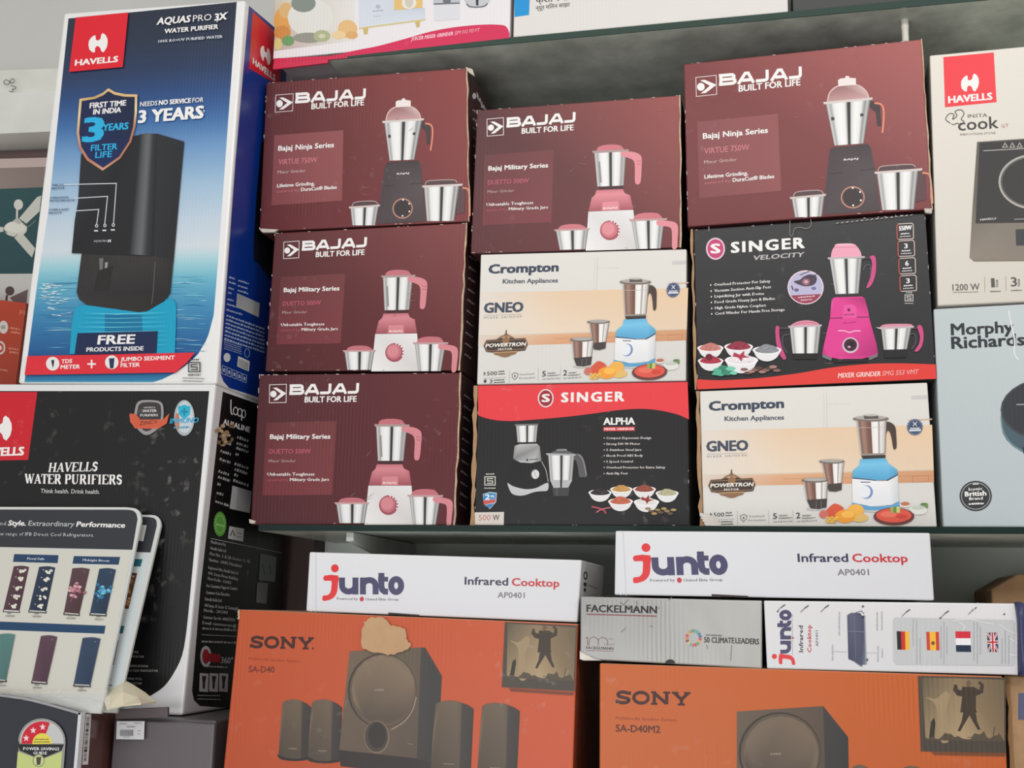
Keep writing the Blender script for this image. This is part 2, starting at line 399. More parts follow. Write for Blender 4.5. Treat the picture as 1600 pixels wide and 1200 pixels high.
struct('trim_5', *boxvf(-1.06, 2.3, 0, -.957, 2.36, 2.6), mat('brown_laminate_upright', (74, 52, 48), .5, noise=.3, nscale=30, grain=(30, 30, 2)))
# upright strip on the back wall, under the lower glass
struct('trim_6', *boxvf(-.778, 2.345, 1.2, -.765, 2.36, 1.684), mat('wall_channel', (125, 130, 126), .5))
# ---- glass shelves
def glass_mat(name, tint, dust):
    m = bpy.data.materials.new(name); m.use_nodes = True; nt = m.node_tree; N = nt.nodes; L = nt.links
    b = N['Principled BSDF']; b.inputs['Base Color'].default_value = (*lin(tint), 1); b.inputs['Roughness'].default_value = .06
    b.inputs['Transmission Weight'].default_value = 1; b.inputs['IOR'].default_value = 1.45
    df = N.new('ShaderNodeBsdfDiffuse'); df.inputs[0].default_value = (*lin((216, 222, 212)), 1)  # dust, kept pale and dense to stand in for reflected shop light too
    n = N.new('ShaderNodeTexNoise'); n.inputs['Scale'].default_value = 14; n.inputs['Detail'].default_value = 6
    g = N.new('ShaderNodeNewGeometry'); L.new(g.outputs['Position'], n.inputs['Vector'])
    r = N.new('ShaderNodeMapRange'); r.inputs['From Min'].default_value = .35; r.inputs['From Max'].default_value = .75; r.inputs['To Min'].default_value = dust * .55; r.inputs['To Max'].default_value = dust
    L.new(n.outputs['Fac'], r.inputs['Value'])
    mx = N.new('ShaderNodeMixShader'); L.new(r.outputs[0], mx.inputs[0]); L.new(b.outputs[0], mx.inputs[1]); L.new(df.outputs[0], mx.inputs[2])
    L.new(mx.outputs[0], N['Material Output'].inputs[0]); return m
gm = glass_mat('dusty_green_glass', (150, 178, 166), 1.0)
edge = mat('green_glass_edge', (42, 66, 58), .15, spec=.8)
edge2 = mat('dark_green_glass_edge', (14, 38, 34), .3, spec=.3)
def shelf(name, x0, x1, y0, z0, z1, label, em, grp):
    t = thing(name, ((x0 + x1) / 2, (y0 + 2.36) / 2, z0), label, 'shelf', grp)
    mesh('glass_pane', *boxvf(x0, y0 + .002, z0, x1, 2.36, z1), gm, t)
    o = mesh('polished_edge', *boxvf(x0, y0, z0, x1, y0 + .002, z1), em, t); o['label'] = 'dark green front edge of the glass'
    return t
shelf('glass_shelf', -.853, 1.1, 1.998, 2.588, 2.600, 'upper dusty green glass shelf above the maroon mixer boxes', edge, None)
shelf('glass_shelf', -.934, 1.1, 1.985, 1.683, 1.694, 'lower glass shelf with dark green edge under the mixer box columns', edge2, None)
# white bracket under the lower glass
bm_ = mat('white_bracket_paint', (205, 208, 204), .5, noise=.2, nscale=20)
pts = [V((-.772, 2.0, 1.682)), V((-.772, 2.0, 1.666)), V((-.772, 2.12, 1.652)), V((-.772, 2.358, 1.62)), V((-.772, 2.358, 1.682))]
tag(bevel(mesh('shelf_bracket', *prism(pts, V((.014, 0, 0))), bm_), .001), 'white tapered bracket holding the lower glass shelf, above the left white cooktop box', 'bracket')
pts = [V((.62, 2.0, 1.682)), V((.62, 2.0, 1.666)), V((.62, 2.12, 1.652)), V((.62, 2.358, 1.62)), V((.62, 2.358, 1.682))]
# lower counter that carries the speaker boxes
tag(bevel(mesh('lower_shelf_board', *boxvf(-.885, 1.84, 1.14, 1.2, 2.36, 1.179), mat('shelf_laminate', (120, 112, 104), .5, grain=(2, 30, 30))), .002), 'laminate shelf board under the orange speaker boxes', 'shelf')
# small white stubs between the top box and the upper glass
def stub(x, y0, y1, Y, r, label):
    f = front(Y); a = f.P(x, y0); b = f.P(x, y1); vs = []; fs = []; n = 14
    prof = [(b.z, r), (b.z + (a.z - b.z) * .55, r), (b.z + (a.z - b.z) * .6, r * 1.12), (a.z, r * 1.12)]
    for z, rr in prof: vs += [V((a.x + rr * math.cos(6.2832 * i / n), a.y + rr * math.sin(6.2832 * i / n), z)) for i in range(n)]
    for k in range(len(prof) - 1): fs += [(k * n + i, k * n + (i + 1) % n, (k + 1) * n + (i + 1) % n, (k + 1) * n + i) for i in range(n)]
    fs += [tuple(range(n - 1, -1, -1)), tuple(range((len(prof) - 1) * n, len(prof) * n))]
    tag(mesh('shelf_peg', vs, fs, mat('white_plastic', (225, 222, 212), .4), smooth=False), label, 'peg')
# ================================================================== MIXER BOXES
Q = dict(
    B1=((416, 129), (731, 106), (734, 346), (405, 362)), B2=((429, 364), (730, 348), (719, 579), (414, 580)), B3=((405, 585), (721, 582), (711, 819), (391, 819)),
    C1=((745, 172), (1064, 148.5), (1064.5, 386.5), (735, 396.5)), C2=((751, 397.5), (1073, 389), (1072, 595), (745, 601)), C3=((746.6, 602.6), (1074.4, 596.6), (1078, 822), (740.7, 821)),
    D1=((1068, 100), (1441, 61), (1457, 327), (1074, 354.5)), D2=((1083, 358.5), (1446, 333), (1463, 592), (1089, 609)), D3=((1093, 611), (1449, 597.5), (1464, 823), (1099, 822)))
def bajaj_logo(f, t, Z, H, sq, c, ch, bj, bf, m=None):
    A = Art(f, t, 'logo', Z, H)
    A.line(sq, 3.2, WHITE, closed=True)
    e = lambda u, v: lerp(lerp(sq[0], sq[1], u), lerp(sq[3], sq[2], u), v); sz = math.dist(sq[0], sq[1]); c = e(.235, .52)
    A.ell(c[0], c[1], sz * .185, sz * .195, WHITE); A.poly([e(.2, .17), e(.43, .17), e(1.0, .5), e(.46, .87), e(.22, .87), e(.68, .51)], WHITE)
    lg = A.done()
    A = Art(f, lg, 'wordmark', Z, H); letters(A, 'BAJAJ', WIDE, bj[0], bj[1], bj[2], bj[2] * .265, WHITE); A.done()
    Art(f, t, 'slogan', Z, H).text('BUILT FOR LIFE', bf[0], bf[1], bf[2], WHITE, .12).done()
def wear(t, f, key, seed, n=26, col=(196, 176, 166)):
    """chipped print along the top and side edges"""
    r = random.Random(seed); A = Art(f, t, 'edge_wear', label='pale chips where the print has rubbed off'); TL, TR, BR, BL = Q[key]
    for i in range(n):
        a, b = ((TL, TR), (TL, TR), (TR, BR), (BL, BR), (TL, BL))[i % 5]; u = r.choice((r.random(), r.random() ** 3, 1 - r.random() ** 3)); u = min(max(u, .012), .985)
        x, y = lerp(a, b, u); m = lerp(lerp(TL, TR, .5), lerp(BL, BR, .5), .5); x += (m[0] - x) * .006; y += (m[1] - y) * .01
        L = r.uniform(1, 7) if i % 5 < 2 or i % 5 == 3 else 1.2; H_ = r.uniform(.5, 1.3) if L > 1.2 else r.uniform(2, 7)
        A.poly([(x - L / 2, y - H_ / 2), (x, y - H_ * .7), (x + L / 2, y - H_ / 3), (x + L / 3, y + H_ / 2), (x - L / 3, y + H_ / 3)], col)
    for i in range(5):
        x, y = lerp(lerp(TL, TR, r.uniform(.3, .95)), lerp(BL, BR, .5), r.uniform(.05, .9)); a = r.uniform(-.9, .2); L = r.uniform(5, 16)
        A.line([(x, y), (x + L * .5 * math.cos(a), y + L * .5 * math.sin(a) + 1), (x + L * math.cos(a), y + L * math.sin(a))], .7, lerp(col, (110, 70, 70), .5), taper=[.2, 1, .2])
    o = A.done(); o['kind'] = 'stuff'
def steel(A, q, stops=STEEL): A.stripes(q, stops)
PK = (196, 112, 122); PKD = (160, 78, 90); PKL = (214, 135, 144)
def duetto(key, label, col, pk=1.0):
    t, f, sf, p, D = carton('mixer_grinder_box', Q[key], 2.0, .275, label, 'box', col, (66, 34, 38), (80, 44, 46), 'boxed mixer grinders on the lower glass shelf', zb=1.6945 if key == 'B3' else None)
    Z = zoom(380, 560, 3.636); H = None if key == 'B3' else homog(Q['B3'], Q[key])
    K = lambda c: tuple(min(255, v * pk) for v in c)
    Art(f, t, 'text_panel', Z, H).grad([(133, 365), (530, 355), (505, 775), (110, 778)], [(104, 50, 54), (116, 58, 60), (124, 56, 62), (116, 50, 56)]).done()
    bajaj_logo(f, t, Z, H, [(150, 150), (246, 147), (244, 250), (149, 252)], (173, 202, 21), [(162, 167), (188, 165), (240, 198), (190, 238), (160, 243), (205, 201)],
               ((262, 208), (648, 200), 60), ((350, 250), (643, 246), 32))
    A = Art(f, t, 'lettering', Z, H)
    A.text('Bajaj Military Series', (153, 458), (494, 456), 26, WHITE, .12).text('DUETTO 500W', (148, 542), (383, 540), 26, (190, 92, 112), .04)
    A.text('Mixer Grinder', (145, 591), (298, 590), 17, (190, 168, 168)).text('Unbeatable Toughness', (138, 667), (405, 666), 18, WHITE, .1)
    A.text('assured by', (138, 698), (256, 697), 15, (178, 88, 98), .05).text('Military Grade Jars', (266, 697), (487, 696), 17, WHITE, .1).done()
    A = Art(f, t, 'mixer_picture', Z, H)
    A.poly([(775, 585), (908, 585), (902, 602), (778, 602)], (66, 34, 38))
    A.poly(smooth([(768, 380), (774, 358), (800, 346), (850, 343), (898, 350), (916, 368), (922, 380)], 4, False), K(PK))
    steel(A, ((755, 384), (932, 384), (912, 582), (765, 582))); A.poly([(744, 374), (946, 376), (944, 388), (750, 388)], (170, 150, 148))
    A.poly([(776, 440), (786, 436), (792, 560), (780, 560)], (150, 140, 140)).poly([(900, 440), (912, 440), (905, 560), (896, 560)], (170, 160, 160))
    A.poly(smooth([(905, 388), (960, 390), (1000, 406), (1014, 430), (1012, 480), (1004, 560), (990, 580), (972, 566), (975, 480), (968, 442), (940, 425), (905, 412)], 3), K(PKL))
    A.line([(985, 445), (1010, 448)], 3, K(PKD)).line([(984, 462), (1008, 465)], 3, K(PKD))
    A.grad([(760, 602), (905, 602), (914, 626), (944, 640), (957, 722), (713, 722), (732, 645), (752, 628)], [K(PK), K(PK), K(PKL), K(PK), K(PKD), K(PKD), K(PK), K(PKL)])
    A.poly([(792, 672), (878, 670), (882, 720), (786, 720)], K(PKL)).text('BAJAJ', (796, 712), (868, 711), 9, WHITE, .2)
    A.grad([(712, 723), (957, 723), (976, 945), (690, 945)], [(222, 220, 220), (232, 230, 230), (214, 208, 208), (238, 236, 236)])
    A.ell(826, 834, 54, 56, K(PKD)).ell(822, 830, 44, 46, K(PK)).ell(818, 826, 34, 36, K(PKL))
    for i in range(6):
        an = math.radians(-78 + i * 20); A.ell(826 + 50 * math.cos(an), 834 + 52 * math.sin(an), 4, 5, WHITE, 8)
    for (x, dx, h0) in ((0, 0, 0),):
        A.poly(smooth([(540, 820), (556, 800), (600, 791), (660, 794), (690, 808), (703, 822)], 4, False), K(PK))
        A.poly([(518, 818), (720, 819), (712, 830), (526, 830)], (196, 160, 158)); steel(A, ((530, 828), (708, 828), (690, 936), (547, 936)))
    A.poly(smooth([(955, 778), (966, 756), (1010, 743), (1080, 746), (1104, 764), (1112, 780)], 4, False), K(PK))
    steel(A, ((945, 784), (1122, 785), (1096, 945), (965, 945))); A.poly([(932, 775), (1138, 777), (1134, 788), (938, 787)], (190, 155, 155))
    A.poly(smooth([(1085, 788), (1150, 794), (1184, 808), (1192, 840), (1186, 900), (1180, 946), (1156, 946), (1158, 860), (1146, 828), (1085, 816)], 3), K(PKL))
    A.done()
    # printed side, seen along the gap
    x0, y0 = Q[key][1]; x1, y1 = Q[key][2]
    S = Art(sf, t, 'side_lettering')
    for i in range(11):
        yy = y0 + 36 + i * 17; xx = x0 + (x1 - x0) * (yy - y0) / (y1 - y0)
        S.scribble((xx + 5, yy), (xx + 16, yy + 8), 3, (190, 180, 178), i)
    S.done()
    edge_strip(t, p[1] + V((-.001, 0, 0)), p[2] + V((-.001, 0, 0)), .0013, ord(key[1]))
    return t, f, sf, p
def virtue(key, label, col):
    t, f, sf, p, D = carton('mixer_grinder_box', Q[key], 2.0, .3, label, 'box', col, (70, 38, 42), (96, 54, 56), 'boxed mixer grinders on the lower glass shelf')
    Z = zoom(1050, 50, 3.81); H = None if key == 'D1' else homog(Q['D1'], Q[key])
    Art(f, t, 'text_panel', Z, H).grad([(150, 535), (630, 487), (650, 945), (163, 990)], [(134, 72, 76), (146, 80, 82), (142, 76, 78), (128, 64, 68)]).done()
    bajaj_logo(f, t, Z, H, [(142, 271), (263, 258), (266, 371), (145, 384)], (171, 327, 25), [(163, 291), (196, 285), (262, 313), (205, 356), (172, 364), (214, 321)],
               ((280, 322), (764, 276), 70), ((398, 356), (763, 317), 37))
    A = Art(f, t, 'lettering', Z, H)
    A.text('Bajaj Ninja Series', (185, 636), (570, 600), 32, WHITE, .12).text('VIRTUE 750W', (192, 726), (460, 702), 34, (208, 124, 132), .03)
    A.text('Mixer Grinder', (192, 785), (385, 768), 20, (210, 184, 182)).text('Lifetime Grinding,', (194, 874), (452, 850), 22, WHITE, .1)
    A.text('assured by', (194, 908), (350, 893), 17, (196, 118, 122), .04).text('DuraCut® Blades', (362, 893), (608, 870), 22, WHITE, .1).done()
    A = Art(f, t, 'mixer_picture', Z, H)
    DK = (66, 54, 58)
    A.grad([(925, 416), (935, 370), (960, 338), (1000, 320), (1090, 315), (1130, 330), (1160, 360), (1172, 395)], [(190, 150, 150), (170, 122, 124), (205, 170, 170), (150, 108, 108), (150, 108, 108), (205, 175, 175), (175, 130, 130), (200, 160, 160)])
    A.line(smooth([(925, 416), (935, 370), (960, 338), (1000, 320), (1090, 315), (1130, 330), (1160, 360), (1172, 395)], 3, False), 7, (222, 190, 188))
    A.poly([(988, 288), (1002, 278), (1030, 275), (1033, 263), (1052, 263), (1057, 273), (1094, 276), (1096, 314), (990, 324)], (236, 226, 222))
    A.poly([(1168, 412), (1212, 416), (1240, 440), (1246, 560), (1222, 560), (1214, 480), (1168, 440)], DK)
    steel(A, ((915, 428), (1182, 402), (1142, 664), (966, 677))); A.poly([(900, 418), (1195, 390), (1192, 404), (904, 432)], (214, 205, 200))
    A.poly([(946, 508), (966, 506), (967, 526), (948, 528)], (60, 60, 62)).poly([(1120, 487), (1140, 485), (1139, 502), (1120, 504)], (60, 60, 62))
    A.line(smooth([(1205, 424), (1240, 430), (1258, 455), (1260, 520), (1252, 602)], 4, False), 11, (226, 138, 112))
    A.grad([(952, 690), (1165, 668), (1185, 690), (1212, 850), (1240, 1064), (902, 1090), (922, 850), (940, 702)], [(58, 48, 50), (62, 52, 54), (78, 66, 70), (84, 72, 76), (70, 58, 62), (72, 60, 66), (84, 74, 78), (66, 56, 60)])
    A.line([(940, 845), (1010, 838)], 4, (40, 30, 32)).line([(1120, 825), (1210, 815)], 4, (40, 30, 32))
    A.text('BAJAJ', (1024, 766), (1108, 759), 10, WHITE, .25)
    A.ring(1076, 985, 71, 66, 7, (200, 140, 116)).ell(1076, 985, 56, 52, (52, 42, 46))
    for dx, dy in ((0, -56), (44, -32), (48, 18), (2, 48)): A.ell(1076 + dx, 985 + dy, 6, 6, WHITE, 8)
    A.poly(smooth([(722, 988), (726, 964), (760, 949), (868, 942), (898, 955), (906, 972)], 4, False), (84, 62, 66))
    A.line(smooth([(722, 984), (730, 962), (760, 950), (868, 943), (896, 955), (904, 972)], 3, False), 5, (180, 160, 158))
    steel(A, ((712, 990), (908, 975), (892, 1099), (732, 1104))); A.poly([(700, 984), (918, 964), (914, 977), (704, 996)], (205, 190, 186))
    A.poly(smooth([(1226, 832), (1234, 806), (1280, 796), (1420, 788), (1452, 808), (1456, 822)], 4, False), (84, 62, 66))
    A.line(smooth([(1226, 830), (1236, 806), (1280, 797), (1420, 789), (1450, 806)], 3, False), 5, (186, 166, 162))
    A.poly([(1464, 826), (1500, 832), (1512, 860), (1512, 1000), (1450, 1012)], (92, 62, 66))
    steel(A, ((1218, 842), (1466, 824), (1442, 1056), (1250, 1062))); A.poly([(1205, 833), (1490, 812), (1488, 826), (1208, 846)], (214, 200, 196))
    A.line(smooth([(1490, 840), (1524, 845), (1538, 875), (1546, 950), (1550, 1022)], 4, False), 11, (222, 140, 114))
    A.done()
    S = Art(sf, t, 'side_lettering')
    if key == 'B1':
        S.text('BAJAJ', (745, 152), (759, 178), 8, WHITE, .2).ell(741, 150, 3, 5, WHITE, 10)
        for i in range(12): S.scribble((738 + i * .1, 172 + i * 14), (752, 184 + i * 14), 3, (190, 180, 178), i)
    S.done()
    edge_strip(t, p[1] + V((-.001, 0, 0)), p[2] + V((-.001, 0, 0)), .0011, 5 + ord(key[0]))
    return t, f, sf, p
def crompton(key, label):
    W0 = [(226, 222, 216), (224, 220, 214), (214, 212, 208), (218, 216, 212)]
    t, f, sf, p, D = carton('mixer_grinder_box', Q[key], 2.0, .26, label, 'box', W0, (216, 210, 204), (222, 216, 210), 'boxed mixer grinders on the lower glass shelf', m=MATTE, zb=1.6945 if key == 'D3' else None)
    Z = zoom(1070, 580, 3.895); H = None if key == 'D3' else homog(Q['D3'], Q[key])
    A = Art(f, t, 'kitchen_picture', Z, H, MATTE)
    CR = (230, 202, 172); CL = (226, 216, 206)
    A.grad([(102, 362), (600, 350), (600, 626), (106, 640)], [CL, CR, (232, 214, 192), (226, 218, 208)]).grad([(600, 350), (1505, 326), (1515, 604), (600, 626)], [CR, (232, 200, 166), (228, 204, 178), (232, 214, 192)])
    A.grad([(106, 640), (600, 626), (600, 692), (108, 702)], [(222, 206, 192), (222, 172, 134), (218, 160, 120), (222, 208, 196)]).grad([(600, 626), (1515, 604), (1517, 676), (600, 692)], [(222, 172, 134), (210, 156, 114), (206, 146, 106), (218, 160, 120)])
    A.line([(106, 634), (1515, 600)], 4, (206, 190, 172)).line([(600, 656), (1020, 648)], 3, (196, 138, 98)).line([(1300, 640), (1512, 634)], 3, (190, 132, 94))
    A.line([(1384, 640), (1482, 636), (1484, 672), (1386, 676)], 3, (186, 128, 92), closed=True)
    A.line([(862, 130), (866, 340)], 3, (205, 200, 195)).line([(845, 132), (848, 340)], 2, (210, 206, 200)).line([(1360, 300), (1505, 292)], 8, (206, 176, 150))
    A.poly([(1378, 150), (1478, 146), (1480, 168), (1380, 172)], (202, 200, 198)).line([(860, 200), (1010, 196)], 2, (212, 208, 202))
    A.done()
    NV = (52, 62, 84)
    Art(f, t, 'logo', Z, H, MATTE).text('Crompton', (150, 240), (600, 222), 54, NV, .22).text('Kitchen Appliances', (243, 303), (603, 294), 27, (84, 88, 100), .14).done()
    A = Art(f, t, 'lettering', Z, H, MATTE)
    A.text('GNEO', (135, 488), (383, 481), 60, (58, 70, 90), .19).line([(135, 505), (382, 498)], 2, (150, 150, 150)).text('MIXER GRINDER', (135, 526), (380, 518), 12, (135, 135, 140), space=1.3)
    g = (60, 60, 66)
    A.text('500', (175, 886), (240, 884), 24, g, .04).text('3', (195, 936), (213, 935), 24, g, .04).scribble((248, 866), (288, 864), 7, g).scribble((248, 882), (292, 880), 7, g).scribble((222, 920), (290, 918), 7, g).scribble((222, 935), (294, 933), 7, g)
    A.line([(152, 904), (300, 900)], 2, (165, 165, 165)).line([(320, 850), (322, 935)], 2, (175, 175, 175)).line([(510, 845), (512, 930)], 2, (175, 175, 175)).line([(658, 842), (660, 926)], 2, (175, 175, 175))
    A.line([(160, 862), (154, 874), (164, 872), (158, 886)], 4, g).ell(166, 922, 9, 12, g, 10)
    A.line([(338, 880), (358, 872), (378, 879), (374, 900), (358, 916), (342, 901)], 4, (120, 120, 124), closed=True).ell(358, 893, 5, 6, g, 8)
    A.text('Overload', (388, 890), (482, 886), 12, (120, 120, 124)).text('Protection', (388, 914), (492, 910), 12, (120, 120, 124))
    A.text('5', (538, 900), (561, 898), 34, g, .06).text('2', (678, 896), (703, 894), 34, g, .06)
    for x in (570, 712):
        A.text('YEARS', (x, 885), (x + 55, 882), 9, g, .1).text('WARRANTY', (x, 900), (x + 84, 896), 8, g, .1)
    A.text('ON THE MOTOR', (538, 922), (654, 918), 9, g).text('ON THE PRODUCT', (678, 920), (806, 914), 9, g).done()
    A = Art(f, t, 'motor_badge', Z, H, MATTE, 'dark bronze motor badge')
    A.line([(272, 628), (298, 628)], 8, (120, 86, 58)).poly([(281, 598), (287, 598), (291, 640), (277, 640)], (110, 78, 54)).ring(285, 700, 72, 72, 10, (150, 112, 76)).poly([(205, 738), (366, 734), (352, 752), (285, 772), (218, 754)], (140, 104, 72))
    A.poly([(143, 697), (158, 662), (220, 658), (250, 650), (318, 648), (350, 654), (412, 650), (430, 690), (416, 730), (352, 736), (218, 742), (162, 736)], (62, 46, 38))
    A.line([(152, 697), (164, 669), (412, 658), (421, 690), (410, 722), (168, 730)], 3, (170, 130, 90), closed=True)
    A.poly([(262, 655), (285, 640), (310, 653), (305, 690), (268, 692)], (150, 108, 70))
    A.text('POWERTRON', (156, 708), (414, 699), 22, (240, 236, 228), .16, .25).text('MOTOR', (240, 728), (330, 725), 13, (240, 236, 228), .14)
    A.line([(206, 742), (364, 736)], 7, (190, 150, 108)).done()
    A = Art(f, t, 'quality_badge', Z, H, MATTE, 'round navy seal')
    pts = []
    for i in range(40):
        r = 50 if i % 2 else 45; a = 6.2832 * i / 40; pts.append((1400 + r * math.cos(a), 341 + r * 1.03 * math.sin(a)))
    A.poly(pts, (84, 100, 134)).ell(1400, 341, 36, 37, (58, 72, 106)).line([(1388, 310), (1412, 334)], 4, WHITE).line([(1412, 310), (1388, 334)], 4, WHITE).scribble((1372, 352), (1430, 350), 8, WHITE).poly([(1366, 356), (1436, 353), (1436, 364), (1366, 367)], (220, 222, 230)).done()
    A = Art(f, t, 'mixer_picture', Z, H, MATTE)
    BL = (98, 178, 218); DB = (70, 52, 46)
    A.ell(1180, 838, 150, 20, (200, 196, 192)).ell(800, 838, 60, 10, (196, 192, 188))
    A.poly(smooth([(1200, 322), (1228, 308), (1262, 318), (1282, 345), (1287, 400), (1288, 466), (1270, 474), (1260, 420), (1250, 378), (1234, 362), (1222, 400), (1206, 440)], 3), DB)
    steel(A, ((1044, 300), (1228, 298), (1222, 500), (1070, 505)), BROWNSTEEL); A.poly([(1070, 503), (1222, 499), (1205, 518), (1085, 522)], (150, 140, 134))
    A.ell(1132, 290, 110, 18, (120, 108, 102)).ell(1130, 284, 96, 13, (176, 168, 160)).poly([(1088, 270), (1175, 268), (1180, 290), (1092, 292)], (90, 80, 76)).ell(1132, 269, 44, 6, (190, 184, 176)).line([(1050, 345), (1222, 342)], 3, (190, 180, 172))
    A.poly([(1074, 515), (1222, 510), (1220, 532), (1084, 536)], (52, 44, 44))
    A.grad([(1068, 536), (1222, 530), (1238, 562), (1290, 598), (1297, 626), (1240, 662), (1150, 666), (1018, 648), (1024, 605), (1062, 572)], [BL, BL, (120, 196, 232), BL, (70, 150, 196), (84, 164, 208), BL, (84, 164, 208), BL, (120, 196, 232)])
    A.line([(1020, 650), (1165, 666)], 6, (40, 62, 82)).line([(1228, 666), (1296, 630)], 6, (40, 62, 82))
    A.grad([(1018, 654), (1165, 668), (1236, 668), (1297, 634), (1302, 792), (1255, 815), (1130, 822), (1022, 800)], [(236, 236, 238), (240, 240, 242), (240, 240, 242), (214, 216, 220), (200, 204, 208), (224, 226, 230), (236, 236, 240), (228, 228, 230)])
    A.poly(smooth([(1022, 800), (1130, 823), (1255, 816), (1303, 793), (1300, 825), (1240, 842), (1110, 846), (1034, 828)], 3), (92, 160, 204))
    A.ell(1105, 736, 40, 42, (120, 146, 190)).ell(1096, 734, 34, 37, (232, 234, 238)).poly([(1068, 672), (1130, 674), (1128, 679), (1072, 678)], (70, 80, 110))
    steel(A, ((832, 558), (970, 554), (955, 682), (862, 690)), BROWNSTEEL); A.ell(895, 550, 78, 14, (112, 104, 100)).ell(895, 546, 66, 10, (172, 166, 160)).poly([(862, 688), (956, 680), (955, 724), (915, 734), (876, 730)], (66, 56, 54))
    steel(A, ((722, 674), (872, 672), (864, 776), (740, 786)), BROWNSTEEL); A.ell(792, 664, 82, 15, (112, 104, 100)).ell(792, 660, 70, 10, (178, 172, 166)).poly([(742, 784), (866, 775), (862, 830), (815, 840), (766, 836)], (58, 50, 50)).line([(800, 790), (800, 834)], 4, (110, 104, 100)).line([(830, 788), (830, 832)], 4, (110, 104, 100))
    A.done()
    A = Art(f, t, 'food_picture', Z, H, MATTE)
    A.poly(smooth([(852, 862), (880, 828), (915, 806), (968, 836), (940, 880), (880, 890)], 3), (214, 84, 52)).ell(846, 872, 28, 24, (206, 108, 98)).ell(1062, 893, 54, 26, (226, 186, 104)).ell(1040, 846, 50, 36, (240, 178, 74)).ell(976, 884, 62, 40, (240, 158, 46)).ell(992, 872, 40, 22, (248, 186, 76))
    for i in range(14): A.ell(868 + (i % 5) * 14, 890 + (i // 5) * 13 + (i % 2) * 5, 12, 6, ((236, 190, 84), (222, 166, 60))[i % 2], 8)
    A.ell(1272, 885, 124, 54, (104, 48, 42)).ell(1272, 878, 108, 43, (222, 84, 66)).ell(1240, 872, 50, 18, (234, 112, 90)).ell(1320, 885, 36, 14, (206, 62, 50))
    for i in range(9): A.ell(1262 + (i % 3) * 18, 832 + (i // 3) * 12, 13, 7, ((152, 170, 84), (108, 136, 60), (196, 204, 120))[i % 3], 8)
    A.ell(1340, 812, 34, 18, (226, 220, 214)).ell(1340, 808, 28, 12, (188, 112, 84)).poly(smooth([(1365, 832), (1420, 818), (1472, 836), (1462, 866), (1400, 872)], 3), (224, 224, 220)).ell(1418, 832, 42, 12, (196, 200, 190)).ell(1456, 810, 24, 8, (88, 124, 62), 10).ell(1470, 822, 10, 14, (108, 142, 76), 10)
    A.done()
    return t, f, sf, p
def singer_mark(A, cx, cy, r, col, ring=(225, 220, 222)):
    A.ell(cx, cy, r, r * 1.16, ring).ell(cx, cy, r * .84, r * 1.0, col).text('S', (cx - r * .46, cy + r * .46), (cx + r * .46, cy + r * .44), r * .95, WHITE, .2)
# --- the nine boxes of the three columns
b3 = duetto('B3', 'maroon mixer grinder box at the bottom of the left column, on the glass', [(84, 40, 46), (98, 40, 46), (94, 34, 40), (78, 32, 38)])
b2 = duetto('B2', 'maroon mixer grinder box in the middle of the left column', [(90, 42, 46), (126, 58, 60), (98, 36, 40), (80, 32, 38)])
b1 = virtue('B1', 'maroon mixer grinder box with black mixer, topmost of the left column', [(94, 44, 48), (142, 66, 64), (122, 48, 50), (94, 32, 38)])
c3 = carton('mixer_grinder_box', Q['C3'], 2.0, .26, 'black mixer grinder box with red wave top, bottom of the middle column', 'box', [(31, 29, 31)] * 4, (34, 30, 32), (190, 60, 62), 'boxed mixer grinders on the lower glass shelf', zb=1.6945)
c2 = crompton('C2', 'white mixer grinder box with blue mixer, middle column, on the black and red box')
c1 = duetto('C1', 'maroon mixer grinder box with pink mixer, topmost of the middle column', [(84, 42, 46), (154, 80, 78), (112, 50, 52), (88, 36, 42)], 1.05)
d3 = crompton('D3', 'white mixer grinder box with blue mixer, bottom of the right column, crushed lower left corner')
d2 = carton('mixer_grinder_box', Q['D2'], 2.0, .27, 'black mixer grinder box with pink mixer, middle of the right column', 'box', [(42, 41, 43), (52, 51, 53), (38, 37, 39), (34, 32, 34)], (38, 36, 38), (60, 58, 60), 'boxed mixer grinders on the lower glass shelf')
d1 = virtue('D1', 'maroon mixer grinder box with black mixer, topmost of the right column', [(124, 58, 60), (172, 98, 96), (122, 56, 58), (108, 40, 44)])  # printed gradient, with light painted into the paler top right corner
for k_, bx in (('B1', b1), ('B2', b2), ('B3', b3), ('C1', c1), ('D1', d1)): wear(bx[0], bx[1], k_, ord(k_[0]) * 10 + int(k_[1]), 30)
wear(d2[0], d2[1], 'D2', 77, 26, (170, 166, 162)); wear(c3[0], c3[1], 'C3', 78, 22, (160, 154, 150))
fw = front(1.9935)
for q, nm in (([(404.5, 357), (434, 358.5), (428, 362.6), (420, 362.8), (410, 363)], b1), ([(727, 104.5), (738, 108), (741, 118), (734, 114), (730, 110)], b1), ([(1444, 326), (1457, 325.5), (1456, 333), (1446, 332)], d1), ([(389, 811), (399, 814), (397, 818), (390, 817.5)], b3)):
    o = mesh('crushed_corner', *prism([fw.P(*a) for a in q], V((0, .0055, 0))), mat('torn_white_board', (206, 196, 186), .85, noise=.3, nscale=90), nm[0]); o['label'] = 'crushed pale corner of bare board'
